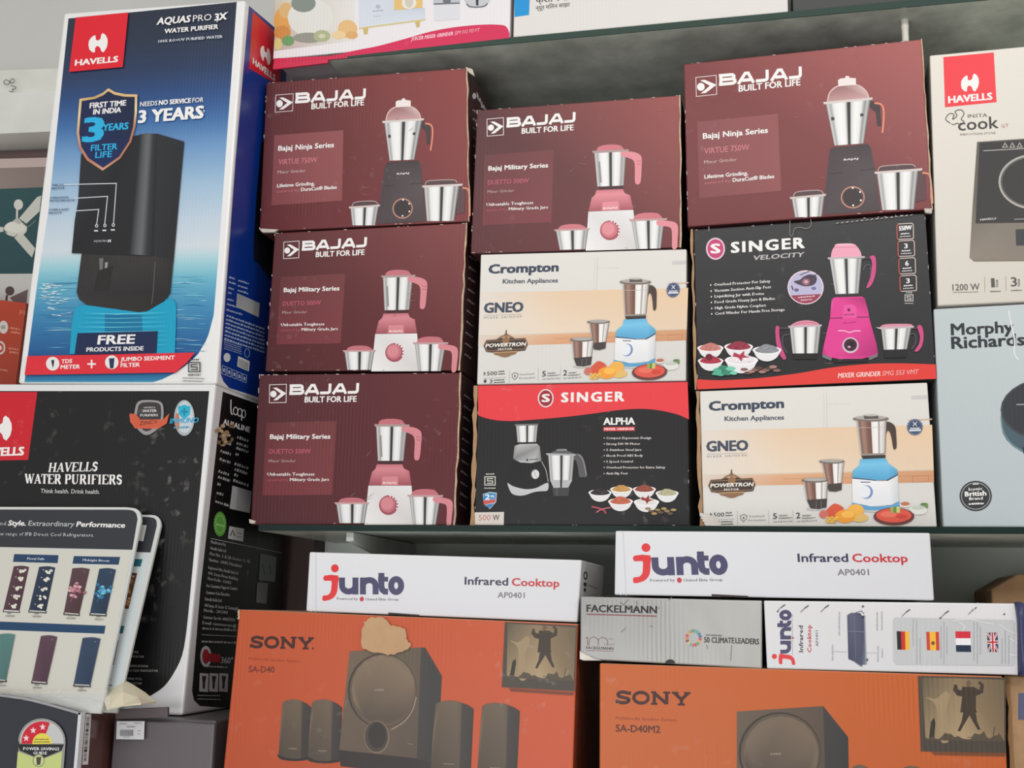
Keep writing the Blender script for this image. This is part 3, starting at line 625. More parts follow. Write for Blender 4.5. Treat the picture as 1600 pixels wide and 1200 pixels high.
# --- black / red box
t, f, sf, p, D = c3
Z = zoom(730, 580, 4.21)
Art(f, t, 'red_wave', Z).poly([(72, 96), (1450, 71), (1459, 318)] + smooth([(1459, 318), (1380, 284), (1250, 256), (1130, 248), (1000, 256), (850, 276), (700, 295), (550, 310), (400, 322), (300, 328), (200, 324), (120, 308), (72, 290)], 4, False), (232, 62, 70)).done()
A = Art(f, t, 'logo', Z); singer_mark(A, 517, 178, 52, (160, 40, 48)); A.text('SINGER', (622, 203), (1030, 196), 60, WHITE, .2, space=1.25).done()
A = Art(f, t, 'lettering', Z)
A.text('ALPHA', (898, 352), (1102, 350), 44, WHITE, .16).poly([(897, 368), (1103, 366), (1103, 392), (897, 395)], (222, 70, 76)).text('MIXER GRINDER', (902, 389), (1098, 387), 15, (240, 225, 222), .15)
for s, y, x1 in (('Compact Ergonomic Design', 447, 1210), ('Strong 500 W Motor', 486, 1138), ('2 Stainless Steel Jars', 525, 1145), ('Shock Proof ABS Body', 563, 1155), ('3 Speed Control', 602, 1090), ('Overload Protector for Extra Safety', 641, 1303), ('Anti-Slip Feet', 680, 1056)):
    A.text(s, (915, y), (x1, y - 1), 15, (226, 222, 220), .1).line([(898, y - 7), (906, y - 7)], 5, (226, 222, 220))
A.done()
A = Art(f, t, 'wattage_label', Z, None, MATTE, 'white 500 W label'); A.poly([(51, 929), (243, 926), (241, 1012), (49, 1011)], (218, 210, 202)).text('500', (76, 982), (155, 981), 36, (190, 110, 104)).text('W', (168, 981), (213, 980), 36, (70, 58, 58), .04).done()
A = Art(f, t, 'seal_marks', Z); bis_mark(A, 151, 722, 34, (200, 200, 190))
A.poly([(104, 808), (150, 794), (196, 800), (192, 860), (150, 908), (108, 868)], (190, 200, 210)).poly([(108, 812), (150, 800), (190, 806), (188, 840), (106, 850)], (58, 140, 196)).poly([(106, 852), (188, 842), (186, 862), (110, 880)], (206, 84, 84)).poly([(112, 884), (180, 868), (150, 902)], (60, 130, 186)).text('2', (120, 846), (148, 844), 34, WHITE, .16).text('YR', (152, 832), (180, 830), 14, WHITE, .2).done()
A = Art(f, t, 'mixer_picture', Z)
steel(A, ((322, 358), (466, 356), (456, 466), (332, 468))); A.poly([(312, 349), (470, 346), (468, 357), (316, 360)], (120, 118, 118)).poly([(334, 468), (456, 466), (452, 480), (338, 482)], (26, 24, 26))
A.grad([(312, 492), (345, 480), (460, 478), (478, 495), (490, 590), (430, 605), (350, 601), (303, 575)], [(150, 150, 152), (190, 190, 192), (196, 196, 198), (150, 150, 150), (120, 120, 122), (196, 196, 198), (200, 200, 200), (130, 130, 132)])
A.poly(smooth([(306, 598), (400, 608), (494, 594), (520, 655), (536, 738), (480, 775), (400, 776), (300, 755), (272, 738), (286, 660)], 3), (28, 26, 28)).line(smooth([(490, 594), (500, 612), (520, 655), (534, 730)], 3, False), 5, (170, 170, 172))
A.poly(smooth([(266, 736), (300, 756), (380, 776), (450, 770), (500, 746), (534, 736), (530, 784), (486, 790), (440, 796), (380, 816), (330, 818), (290, 800)], 3), (198, 198, 200)).ell(448, 678, 28, 33, (120, 120, 122)).ell(450, 679, 24, 29, (222, 222, 222)).line([(440, 655), (458, 700)], 6, (180, 180, 180))
A.ell(396, 584, 7, 8, (50, 50, 50), 10).text('SINGER', (410, 588), (465, 583), 9, (50, 50, 50), .2)
A.poly(smooth([(545, 548), (560, 532), (584, 524), (590, 513), (650, 510), (660, 524), (700, 538), (712, 548)], 3, False), (96, 98, 102)).line([(590, 520), (656, 518)], 5, (170, 172, 176))
A.poly(smooth([(700, 552), (728, 542), (755, 556), (775, 600), (790, 690), (765, 697), (738, 694), (730, 640), (716, 590), (700, 580)], 3), (92, 90, 92)).line(smooth([(730, 548), (756, 572), (772, 620), (784, 686)], 3, False), 6, (150, 150, 152))
steel(A, ((533, 552), (706, 554), (692, 718), (546, 718))); A.poly([(546, 717), (692, 717), (664, 770), (570, 771)], (186, 186, 188)).poly([(612, 717), (626, 717), (624, 770), (613, 770)], (50, 50, 52)).poly([(520, 540), (716, 546), (714, 556), (524, 553)], (176, 176, 178))
A.poly([(560, 768), (676, 766), (668, 822), (570, 823)], (66, 66, 68)).line([(590, 772), (592, 820)], 4, (110, 110, 112)).done()
A = Art(f, t, 'spice_picture', Z)
for a in ((1015, 778, 74, (196, 148, 78)), (1166, 778, 76, (148, 74, 58)), (875, 800, 76, (48, 40, 44)), (1316, 804, 76, (184, 178, 146))): bowl(A, *a)
bowl(A, 1010, 858, 82, (196, 104, 76)); bowl(A, 1180, 862, 84, (226, 222, 218))
A.poly([(1150, 826), (1175, 838), (1196, 815), (1198, 842), (1226, 850), (1196, 856), (1186, 874), (1172, 854), (1144, 846)], (150, 52, 46))
A.line(smooth([(820, 892), (860, 900), (900, 915), (914, 938)], 3, False), 12, (170, 78, 92)).line(smooth([(850, 930), (890, 908), (944, 898)], 3, False), 9, (190, 100, 112))
for i in range(9): A.ell(1190 + i * 21, 905 + (i * 37 % 5) * 8, 20, 9, ((150, 128, 84), (108, 84, 62), (176, 152, 100))[i % 3], 9)
A.done()
edge_strip(t, p[0] + V((-.003, 0, 0)), p[3] + V((-.003, 0, 0)), .0038, 3, m=KRAFT, label='bare brown cardboard edge down the left side')
# --- black box with pink mixer
t, f, sf, p, D = d2
Z = zoom(1070, 320, 3.895)
Art(f, t, 'red_wave', Z).poly(smooth([(74, 1062), (200, 1068), (350, 1062), (500, 1050), (700, 1024), (900, 990), (1100, 970), (1300, 965), (1526, 972)], 4, False) + [(1531, 1059), (76, 1124)], (226, 62, 56)).done()
A = Art(f, t, 'logo', Z); singer_mark(A, 187, 268, 58, (196, 62, 116), (226, 196, 212)); A.text('SINGER', (285, 292), (726, 262), 62, WHITE, .2, space=1.2).text('VELOCITY', (414, 338), (722, 316), 27, (196, 194, 196), .1, .25).done()
A = Art(f, t, 'lettering', Z)
for s, x0, y0, x1, y1 in (('Overload Protector For Safety', 178, 495, 520, 473), ('Vacuum Suction Anti-Slip Feet', 180, 532, 525, 508), ('Liquidizing Jar with Dome', 182, 566, 482, 548), ('Food Grade Heavy Jars & Blades.', 182, 601, 552, 578), ('High Grade Nylon Couplers', 184, 637, 493, 620), ('Cord Winder For Hassle Free Storage', 184, 671, 608, 646)):
    A.text(s, (x0, y0), (x1, y1), 17, (228, 226, 226), .12).ell(x0 - 20, y0 - 6, 4, 5, WHITE, 8)
A.text('MIXER GRINDER', (932, 1054), (1190, 1042), 28, (246, 204, 198), .12, .2).text('SMG 553 VMT', (1200, 1041), (1418, 1030), 28, (246, 190, 184), 0, .25).done()
A = Art(f, t, 'feature_icons', Z)
for i, (x, y, s) in enumerate(((1290, 118, '550W'), (1296, 222, '3'), (1302, 328, '6'), (1308, 434, '3'))):
    A.line([(x + 8, y), (x + 92, y - 5), (x + 100, y + 4), (x + 102, y + 84), (x + 96, y + 90), (x + 10, y + 94), (x + 2, y + 86), (x, y + 10)], 5, (214, 196, 192), closed=True)
    A.line([(x + 8, y), (x, y + 10), (x + 2, y + 86), (x + 10, y + 94)], 5, (212, 88, 74))
    if i == 0: A.text(s, (x + 14, y + 40), (x + 90, y + 34), 26, WHITE, .16)
    else: A.text(s, (x + 40, y + 44), (x + 60, y + 43), 28, WHITE, .12)
    A.scribble((x + 24, y + 64), (x + 78, y + 60), 8, WHITE).scribble((x + 20, y + 80), (x + 84, y + 76), 7, (210, 208, 206))
bis_mark(A, 1364, 568, 24, (200, 196, 194)); A.done()
A = Art(f, t, 'blade_picture', Z, None, None, 'round lavender inset of the blades')
A.ell(735, 504, 110, 104, (240, 214, 226)).ell(735, 504, 104, 98, (186, 182, 212)).poly([(735 + 104 * math.cos(math.radians(k)), 504 + 98 * math.sin(math.radians(k))) for k in range(24, 157, 7)], (150, 62, 84))
A.scribble((690, 570), (790, 560), 9, (226, 190, 200)).scribble((705, 586), (775, 580), 8, (226, 190, 200))
A.poly(smooth([(662, 468), (700, 458), (720, 440), (760, 425), (800, 436), (800, 470), (780, 490), (740, 498), (700, 490)], 3), (72, 58, 76)).ell(738, 470, 24, 22, (150, 96, 112)).ell(738, 470, 12, 10, (210, 170, 180)).line([(700, 430), (760, 404)], 5, (60, 50, 66)).line([(740, 450), (806, 424)], 5, (60, 50, 66)).line([(650, 495), (660, 520)], 8, (66, 56, 80)).ell(680, 520, 14, 10, (110, 90, 130)).ell(785, 510, 14, 10, (120, 110, 150)).done()
A = Art(f, t, 'mixer_picture', Z)
MG = (224, 62, 146); MGD = (176, 42, 112)
A.poly(smooth([(888, 322), (896, 280), (912, 254), (924, 240), (1020, 238), (1050, 258), (1070, 290), (1077, 320)], 3, False), (236, 164, 186)).line([(926, 243), (1020, 241)], 6, (246, 206, 216)).line([(908, 262), (1046, 258)], 3, (206, 120, 150))
A.line(smooth([(1078, 330), (1110, 322), (1140, 330)], 3, False), 16, (66, 50, 60)).line(smooth([(1085, 400), (1100, 372), (1128, 372), (1130, 440), (1108, 500)], 4, False), 7, (90, 82, 90))
A.poly(smooth([(1126, 318), (1148, 310), (1162, 330), (1163, 400), (1150, 460), (1126, 500), (1104, 506), (1128, 450), (1138, 390), (1138, 345)], 3), (206, 76, 132))
steel(A, ((880, 330), (1078, 328), (1058, 540), (916, 546))); A.poly([(868, 322), (1096, 314), (1094, 325), (872, 334)], (190, 180, 184)).poly([(916, 545), (1062, 540), (1064, 562), (920, 566)], (48, 40, 44))
A.grad([(893, 578), (912, 564), (1080, 560), (1096, 574), (1116, 650), (1122, 690), (1166, 850), (1176, 906), (1120, 928), (1050, 944), (960, 944), (880, 928), (836, 908), (846, 856), (884, 690), (890, 620)], [MGD, MG, MG, MGD, (240, 100, 170), MG, MG, MGD, MG, MG, MG, MG, MGD, MG, MG, (240, 100, 170)])
A.line([(880, 692), (960, 690)], 5, (90, 20, 60)).line([(1046, 686), (1118, 684)], 5, (90, 20, 60)).poly([(968, 612), (1020, 606), (1044, 625), (1046, 688), (960, 692)], (232, 84, 160)).ell(998, 641, 9, 10, (110, 20, 66), 12).text('SINGER', (966, 676), (1032, 672), 9, (120, 20, 70), .2).text('VELOCITY', (962, 726), (1042, 720), 8, (120, 20, 70), .15)
A.line(smooth([(932, 768), (970, 768), (1000, 778), (1030, 770), (1070, 768)], 4, False), 6, (240, 190, 214)).ell(1008, 856, 50, 48, (206, 190, 200)).ell(1008, 854, 40, 38, (70, 28, 52)).ell(1010, 852, 22, 20, (36, 20, 30)).ell(1000, 866, 10, 6, (220, 170, 190), 10)
A.poly([(836, 908), (860, 918), (895, 932), (890, 950), (838, 930)], (120, 116, 120)).poly([(1176, 906), (1140, 920), (1118, 930), (1122, 948), (1172, 926)], (120, 116, 120)).poly([(896, 940), (1118, 938), (1110, 958), (904, 962)], (26, 24, 26))
A.poly(smooth([(636, 742), (676, 716), (740, 704), (800, 715), (826, 737)], 4, False), (222, 142, 164)).line(smooth([(660, 738), (700, 722), (770, 718), (806, 732)], 3, False), 4, (190, 96, 124))
A.line([(576, 752), (640, 752)], 14, (72, 56, 66)).line(smooth([(640, 790), (600, 800), (595, 850), (622, 905)], 4, False), 8, (84, 74, 84)).poly(smooth([(552, 748), (574, 744), (576, 800), (592, 870), (616, 930), (602, 944), (574, 905), (556, 840)], 3), (200, 74, 128))
steel(A, ((638, 746), (828, 742), (810, 906), (656, 908))); A.poly([(628, 738), (834, 730), (832, 742), (632, 750)], (196, 178, 186)).poly([(656, 906), (810, 905), (800, 940), (664, 942)], (28, 26, 28))
A.poly(smooth([(1186, 746), (1214, 730), (1290, 726), (1372, 728), (1388, 742)], 4, False), (222, 142, 164))
A.line([(1370, 752), (1424, 750)], 14, (72, 56, 66)).line(smooth([(1365, 790), (1400, 790), (1404, 840), (1380, 880)], 4, False), 8, (84, 74, 84)).poly(smooth([(1414, 742), (1438, 736), (1450, 770), (1452, 820), (1440, 866), (1416, 894), (1398, 890), (1424, 850), (1430, 800)], 3), (206, 76, 132))
steel(A, ((1194, 754), (1378, 750), (1352, 882), (1210, 886))); A.poly([(1160, 748), (1394, 738), (1392, 750), (1190, 760)], (196, 178, 186)).poly([(1208, 884), (1352, 880), (1346, 930), (1218, 934)], (30, 28, 30)).done()
A = Art(f, t, 'spice_picture', Z)
for a in ((156, 874, 80, (196, 124, 116)), (328, 866, 88, (148, 46, 68)), (500, 886, 88, (140, 142, 148))): bowl(A, *a)
bowl(A, 158, 952, 78, (170, 48, 66)); bowl(A, 345, 948, 102, (232, 224, 228))
A.poly([(300, 900), (335, 915), (362, 890), (362, 918), (396, 930), (352, 934), (345, 956), (326, 932), (292, 926)], (176, 52, 76)); A.ell(148, 928, 22, 20, (110, 24, 44), 10)
for i, (x, y, r) in enumerate(((200, 1010, 30), (235, 995, 34), (280, 1000, 30), (215, 1030, 32), (255, 1025, 34), (298, 1026, 24), (185, 1030, 20))): A.poly(smooth([(x - r, y + 4), (x - r * .3, y - r * .5), (x + r, y - r * .2), (x + r * .4, y + r * .45)], 3), ((84, 176, 146), (58, 138, 112), (120, 204, 176))[i % 3])
for i in range(10): A.ell(362 + i * 22, 1004 + (i * 3 % 4) * 8 - i * 2, 24, 10, ((134, 98, 92), (92, 66, 62), (168, 128, 118))[i % 3], 9)
A.done()
A = Art(f, t, 'tape_scuff', Z, None, None, 'clear tape and rubbed patch along the top edge')
A.line(smooth([(640, 100), (640, 180), (655, 192), (668, 150), (700, 140), (740, 148), (768, 130), (766, 92)], 3, False), 3, (150, 148, 146))
A.cut()
for i in range(16): A.line([(920 + i * 30, 118 - i * 3.3), (920 + i * 30 + 16, 112 - i * 3.3)], 4 + (i % 3), (176, 172, 166))
A.done()
edge_strip(t, p[0] + V((-.002, 0, 0)), p[3] + V((-.002, 0, 0)), .0022, 9, m=KRAFT, label='bare brown cardboard edge down the left side')
edge_strip(d3[0], d3[3][0] + V((-.003, 0, 0)), d3[3][3] + V((-.003, 0, 0)), .003, 12, m=KRAFT, label='bare brown cardboard edge down the left side')
# crushed layers at the lower left corner of the right-hand white box
cv = []; cf = []
fz = front(1.999); Zz = zoom(1070, 580, 3.895)
for i in range(5):
    y = 872 + i * 17; a = fz.P(*Zz(92 + i * 9, y)); b = fz.P(*Zz(190 + i * 14, y + 20)); k = len(cv)
    cv += [a + V((0, -.004, .003)), b + V((0, -.0012, .002)), b + V((0, -.0008, -.0022)), a + V((0, -.005, -.003)), a + V((.002, .004, 0)), b + V((0, .003, 0))]
    cf += [(k, k + 3, k + 2, k + 1), (k, k + 1, k + 5, k + 4), (k + 3, k + 4, k + 5, k + 2), (k, k + 4, k + 3), (k + 1, k + 2, k + 5)]
for q in cv: q.z = max(q.z, 1.6952)
o = mesh('crushed_corner', cv, cf, MATTE, d3[0], [(214, 208, 200)] * len(cf)); o['label'] = 'buckled layers of crushed white cardboard'
# ================================================================== RIGHT-HAND BOXES
EQ = ((1452.7, 86.4), (1765, 57), (1775, 463), (1465, 477.6))
t, f, sf, p, D = carton('cooktop_box', ((1458.6, 482.7), (1760, 466), (1768, 823), (1474, 823)), 2.0, .28, 'pale blue-grey appliance box at the right end of the lower glass shelf', 'box', [(190, 199, 202), (200, 207, 210), (186, 196, 200), (182, 192, 196)], (176, 184, 188), (196, 202, 204), None, MATTE, zb=1.6945)
Z = zoom(1430, 460, 2.73)
Art(f, t, 'logo', Z, None, MATTE).text('Morphy', (155, 174), (418, 162), 48, (34, 38, 46), .14).text('Richards', (157, 232), (466, 216), 50, (34, 38, 46), .14).done()
A = Art(f, t, 'round_seal', Z, None, MATTE, 'round black seal'); A.ell(258, 860, 69, 65, (42, 44, 48)).ring(258, 860, 62, 58, 3, (170, 172, 174)).text('Iconic', (229, 838), (286, 834), 13, WHITE, .15).text('British', (213, 862), (303, 857), 20, WHITE, .18).text('Brand', (231, 878), (288, 875), 13, WHITE, .15).scribble((228, 898), (292, 895), 8, WHITE).scribble((246, 812), (270, 811), 6, WHITE).done()
A = Art(f, t, 'cooktop_picture', Z, None, MATTE)
A.ell(590, 560, 222, 140, (70, 92, 104)).poly([(366, 480), (366, 545), (814, 545), (814, 480)], (70, 92, 104)).ell(590, 492, 226, 140, (60, 64, 70)).ell(590, 490, 218, 132, (44, 47, 54)).line([(432, 470), (640, 466)], 4, (170, 176, 180)).line(smooth([(366, 520), (376, 585), (420, 645), (500, 686)], 4, False), 5, (110, 140, 152)).poly([(455, 650), (520, 660), (520, 690), (462, 680)], (40, 46, 54)).done()
A = Art(f, t, 'box_crease', Z, None, MATTE, 'torn white crease'); A.line(smooth([(398, 70), (410, 130), (425, 200), (422, 250), (440, 280)], 4, False), 7, (222, 226, 226)).done()
t, f, sf, p, D = carton('induction_stove_box', EQ, 2.0, .28, 'cream induction stove box with red square logo, top of the far right column', 'box', [(228, 222, 212), (224, 218, 210), (206, 200, 192), (212, 206, 196)], (200, 194, 184), (220, 214, 206), None, MATTE)
Z = zoom(1430, 60, 2.73)
A = Art(f, t, 'logo', Z, None, MATTE, 'red square logo'); A.poly([(120, 80), (335, 60), (347, 272), (127, 294)], (238, 64, 74)); havells_mark(A, 233, 190, 38); Art(f, A.done(), 'wordmark', Z, None, MATTE).text('HAVELLS', (143, 276), (328, 260), 28, WHITE, .2).done()
A = Art(f, t, 'lettering', Z, None, MATTE); g = (88, 84, 82)
A.text('INSTA', (225, 339), (308, 335), 15, g, .06).text('cook', (184, 394), (355, 382), 50, (60, 58, 58), .05).text('QT', (367, 380), (398, 378), 14, (176, 104, 98)).text('INDUCTION STOVE', (193, 415), (343, 408), 9, (120, 116, 112), .08)
A.cut().line(smooth([(150, 362), (130, 345), (145, 322), (165, 325), (160, 345), (178, 330), (170, 312), (195, 305), (208, 322), (196, 345), (208, 355), (195, 370), (178, 362), (165, 368)], 4), 4, g)
A.text('1200 W', (160, 1076), (275, 1073), 27, g, .04).line([(160, 1084), (270, 1081)], 2, g).cut().line([(296, 1018), (297, 1080)], 2, (160, 155, 150)).cut().line([(386, 1015), (387, 1076)], 2, (160, 155, 150)).text('1', (326, 1062), (339, 1061), 38, g, .08).text('3', (410, 1058), (434, 1057), 38, g, .06)
A.text('YEAR', (354, 1063), (353, 1028), 9, g, .08, 0, (-1, 0)).text('YEAR', (447, 1060), (446, 1025), 9, g, .08, 0, (-1, 0)).cut().scribble((320, 1082), (364, 1081), 5, g).cut().scribble((408, 1078), (454, 1077), 5, g).done()
A = Art(f, t, 'stove_picture', Z, None, MATTE)
A.grad([(264, 442), (700, 412), (900, 410), (900, 946), (252, 952), (232, 936), (246, 700)], [(96, 90, 86), (100, 96, 92), (100, 96, 92), (124, 114, 104), (128, 118, 106), (140, 130, 118), (104, 96, 90)])
A.poly([(274, 446), (900, 404), (900, 780), (257, 790)], (52, 50, 50)).line([(290, 480), (560, 465)], 3, (190, 186, 180)).ring(505, 612, 150, 118, 9, (176, 172, 166)).ring(505, 612, 138, 107, 3, (110, 106, 102))
for x in (383, 414, 445): A.poly([(x - 14, 468), (x, 442), (x + 14, 466)], (160, 156, 150)).poly([(x - 6, 464), (x, 450), (x + 6, 463)], (60, 58, 58))
A.text('HAVELLS', (278, 778), (345, 772), 8, (214, 210, 204), .25).line([(422, 772), (560, 768)], 3, (170, 166, 160)).poly([(428, 815), (700, 808), (700, 884), (430, 884)], (58, 60, 64)).done()
# ================================================================== TOP SHELF BOXES
ZT = 2.6005
def on_top(name, x0, x1, Y, label, fc, sc, m=None):
    f = front(Y); a = f.P(x0, 70); b = f.P(x1, 40); X0 = a.x; X1 = b.x
    p = [V((X0, Y, ZT + .34)), V((X1, Y, ZT + .34)), V((X1, Y, ZT)), V((X0, Y, ZT))]
    t = thing(name, ((X0 + X1) / 2, Y + .13, ZT), label, 'box')
    vs = p + [q + V((0, .27, 0)) for q in p]
    fs = [(0, 3, 2, 1), (4, 5, 6, 7), (0, 1, 5, 4), (1, 2, 6, 5), (2, 3, 7, 6), (3, 0, 4, 7)]
    bevel(mesh('carton', vs, fs, m or PRINT, t, [fc, sc, sc, sc, sc, sc]), .0022)
    return t, Face(p[0], (0, -1, 0)), Face(p[1], (1, 0, 0)), p
Z = zoom(400, 0, 3.636)
t, f, sf, p = on_top('juicer_box', 427.5, 797, 1.998, 'white and pink juicer box with fruit picture on the upper glass shelf', (232, 228, 230), (214, 206, 210))
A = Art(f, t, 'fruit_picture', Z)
A.grad([(108, -40), (560, -40), (560, 230), (105, 290)], [(206, 196, 180), (224, 222, 220), (228, 224, 220), (188, 170, 160)])
for x, y, rx, ry, c in ((150, 120, 50, 75, (222, 160, 84)), (170, 60, 40, 45, (216, 176, 120)), (150, 185, 48, 40, (206, 140, 72)), (182, 232, 36, 30, (112, 158, 104)), (125, 250, 22, 34, (214, 200, 130)), (310, 100, 130, 110, (222, 222, 216)), (270, 20, 70, 50, (132, 142, 134)), (300, 215, 90, 30, (150, 150, 140)), (375, 205, 48, 34, (172, 180, 138)), (375, 205, 20, 13, (206, 206, 180)), (520, 165, 56, 52, (226, 186, 128)), (470, 200, 40, 24, (232, 204, 158)), (545, 200, 34, 22, (218, 170, 110))): A.ell(x, y, rx, ry, c, 18)  # fruit, plus one big pale ellipse painted in for glare on the carton
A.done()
A = Art(f, t, 'pink_wave', Z); A.poly(smooth([(500, 300), (600, 280), (700, 260), (850, 220), (1000, 178), (1150, 152), (1300, 140), (1400, 143), (1428, 160), (1440, 190)], 4, False) + [(1440, 216), (520, 320)], (212, 44, 88)).poly([(102, 332), (410, 318), (520, 300), (520, 330), (100, 372)], (206, 44, 80)).done()
A = Art(f, t, 'lettering', Z); A.text('JUICER MIXER GRINDER', (882, 232), (1118, 200), 20, (240, 190, 204), .12, .2).text('SJM 502 PDYT', (1126, 198), (1268, 180), 20, (240, 180, 196), 0, .25).done()
A = Art(f, t, 'juicer_picture', Z)
A.grad([(584, -40), (780, -40), (788, 60), (958, 44), (962, 108), (586, 160)], [(208, 214, 226), (208, 214, 226), (206, 212, 224), (196, 204, 218), (212, 218, 228), (214, 220, 230)]).poly([(782, -40), (946, -40), (946, 44), (786, 58)], (226, 190, 120)).ell(870, 18, 42, 34, (232, 226, 214)).ell(870, 10, 24, 34, (208, 200, 188)).line([(586, 162), (962, 112)], 8, (216, 196, 132)).poly([(608, 162), (638, 158), (634, 194), (614, 196)], (206, 180, 116)).poly([(904, 124), (932, 120), (930, 154), (912, 157)], (206, 180, 116)).ell(694, 38, 14, 12, (176, 184, 198), 12).scribble((664, 68), (724, 64), 9, (170, 178, 192)).scribble((670, 96), (710, 94), 6, (180, 186, 198))
A.poly([(1004, -30), (1165, -30), (1158, 20), (1010, 26)], (190, 192, 198)).line([(1010, 24), (1158, 18)], 7, (90, 92, 100)).poly([(1060, -10), (1110, -12), (1104, 22), (1066, 24)], (110, 112, 120)).poly([(1012, 28), (1156, 22), (1156, 110), (1014, 120)], (218, 218, 224)).poly(smooth([(1190, -30), (1326, -30), (1316, 26), (1290, 42), (1220, 44), (1196, 24)], 3), (196, 198, 204)).poly([(1248, -30), (1266, -30), (1264, 32), (1250, 32)], (60, 60, 68)).line(smooth([(1196, 22), (1222, 40), (1290, 38), (1316, 20)], 3, False), 6, (90, 92, 98)).done()
# loose bottom flap that hangs past the end of the glass
ff = front(1.994)
a = ff.P(*Z(98, 365)); b = ff.P(*Z(408, 335)); c = ff.P(*Z(408, 357)); d = ff.P(*Z(96, 394))
o = mesh('loose_flap', *prism([a, b, c, d], V((0, .004, 0))), mat('pink_flap', (206, 40, 78), .45), t); o['label'] = 'pink bottom flap drooping past the end of the glass'
Z = zoom(700, 0, 3.636)
t, f, sf, p = on_top('appliance_box', 801.5, 1232, 2.0, 'white box with bright blue square on the upper glass shelf', (222, 218, 214), (206, 202, 198), MATTE)
A = Art(f, t, 'blue_square', Z, None, MATTE); A.poly([(375, -60), (466, -60), (461, 85), (378, 97)], (14, 146, 212)).done()
A = Art(f, t, 'lettering', Z, None, MATTE); A.text('फ़ेसा । ॥ ८', (497, 18), (730, -4), 34, (70, 70, 76), .08).text('न्यूर मिलन साझा', (498, 58), (692, 36), 22, (70, 70, 76), .05).done()
t, f, sf, p = on_top('dark_carton', 1240, 1800, 2.0, 'dark grey corrugated carton on the upper glass shelf, only its bottom in the frame', (64, 66, 66), (58, 60, 60), SCUFFED)
stub(1413.5, 31, 66, 2.045, .0058, 'white plastic peg between the right maroon box and the upper glass')
stub(580, 104, 122, 2.1, .006, 'white plastic peg behind the top of the left maroon box')
# ================================================================== COOKTOP BOXES ON THE SPEAKER BOXES
S1Q = ((374, 952.5), (903, 975), (892, 1310), (338, 1310)); S2Q = ((936.6, 1036.5), (1567, 1057), (1580, 1330), (936, 1330))
JL = ((483.4, 862.5), (909, 875), (902.4, 972.5), (478, 955)); JR = ((961.6, 829.4), (1453, 832.7), (1459.7, 938), (960, 929.5))
RED = (206, 44, 52); NAVY = (66, 62, 100)
def junto_word(A, g=lambda x, y: (x, y), s=1.0, small=True):
    """the word junto, drawn in the left box's crop coordinates"""
    P = lambda L: [g(*q) for q in L]
    A.poly(P(ell(611, 160, 20, 21, 20)), (222, 42, 46)).poly(P(smooth([(556, 198), (628, 198), (627, 240), (622, 285), (604, 313), (578, 326), (548, 329), (548, 303), (572, 300), (588, 284), (592, 256), (592, 225), (556, 225)], 2)), (222, 42, 46))
    T = 31 * s
    for st in ([(648, 208), (648, 250)] + arc(683, 250, 35, 32, 180, 0, 10)[::1], ):
        st = [(648, 208), (648, 250)] + [(683 - 35 * math.cos(k), 250 + 31 * math.sin(k)) for k in [math.pi * i / 10 for i in range(1, 10)]] + [(718, 250), (718, 208)]
        A.line(P(st), T, NAVY)
    A.line(P([(718, 240), (718, 296)]), T, NAVY).line(P([(757, 208), (757, 296)]), T, NAVY)
    A.line(P([(757, 256)] + [(790 - 33 * math.cos(k), 250 - 29 * math.sin(k)) for k in [math.pi * i / 10 for i in range(0, 11)]] + [(823, 296)]), T, NAVY)
    A.line(P([(853, 184), (853, 255), (858, 272), (870, 281), (888, 282)]), T, NAVY).line(P([(836, 216), (888, 217)]), T * .8, NAVY)
    A.line(P(ell(930, 250, 26, 34, 22)), T, NAVY, closed=True)
    if small:
        A.text('Powered by', (622, 324), (730, 325), 13, (96, 92, 104), .05).ell(751, 320, 11, 13, (196, 50, 62), 10).text('United Ekta Group', (770, 327), (943, 328), 13, (96, 92, 104), .05)
def cooktop_box(key, Qk, label, Y, depth):
    t, f, sf, p, D = carton('cooktop_box', Qk, Y, depth, label, 'box', [(226, 226, 230), (220, 220, 224), (214, 214, 220), (218, 218, 224)], (214, 212, 214), (226, 226, 228), 'white cooktop boxes under the lower glass shelf', GLOSS)
    Z = zoom(340, 840, 3.333); H = None if key == 'L' else homog(JL, JR)
    A = Art(f, t, 'logo', Z, H, GLOSS); junto_word(A); A.done()
    Z = zoom(720, 840, 3.333)
    A = Art(f, t, 'lettering', Z, H, GLOSS); A.text('Infrared', (21, 244), (245, 249), 39, (52, 48, 78), .1).text('Cooktop', (266, 250), (512, 257), 39, (200, 46, 54), .1).text('AP0401', (192, 313), (332, 315), 29, (110, 106, 118), .02).done()
    A = Art(f, t, 'fold_line', zoom(340, 840, 3.333), H, GLOSS); A.line([(512, 78), (512, 388)], 3, (206, 206, 212)).line([(493, 80), (488, 385)], 4, (232, 232, 236)).done()
    fl = [f.P(*((homog(JL, JR) if key != 'L' else (lambda x, y: (x, y)))(*q))) for q in ((607, 957), (655, 960.5), (655, 963), (607, 960))]
    o = mesh('flap_slot', *prism([v + V((0, -.0012, 0)) for v in fl], V((0, .001, 0))), mat('slot_shadow', (60, 50, 50), .8), t); o['label'] = 'dark flap slots on the bottom edge'
    return t, f, sf, p
sony_h = 1.18
ORN = [(188, 82, 42), (202, 88, 50), (200, 82, 48), (180, 74, 40)]
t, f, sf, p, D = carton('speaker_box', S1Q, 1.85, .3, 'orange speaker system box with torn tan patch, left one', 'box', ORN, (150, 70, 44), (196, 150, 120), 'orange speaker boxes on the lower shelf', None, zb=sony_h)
s1 = (t, f, sf, p)
INK = (66, 28, 24); TAUPE = (104, 88, 72)
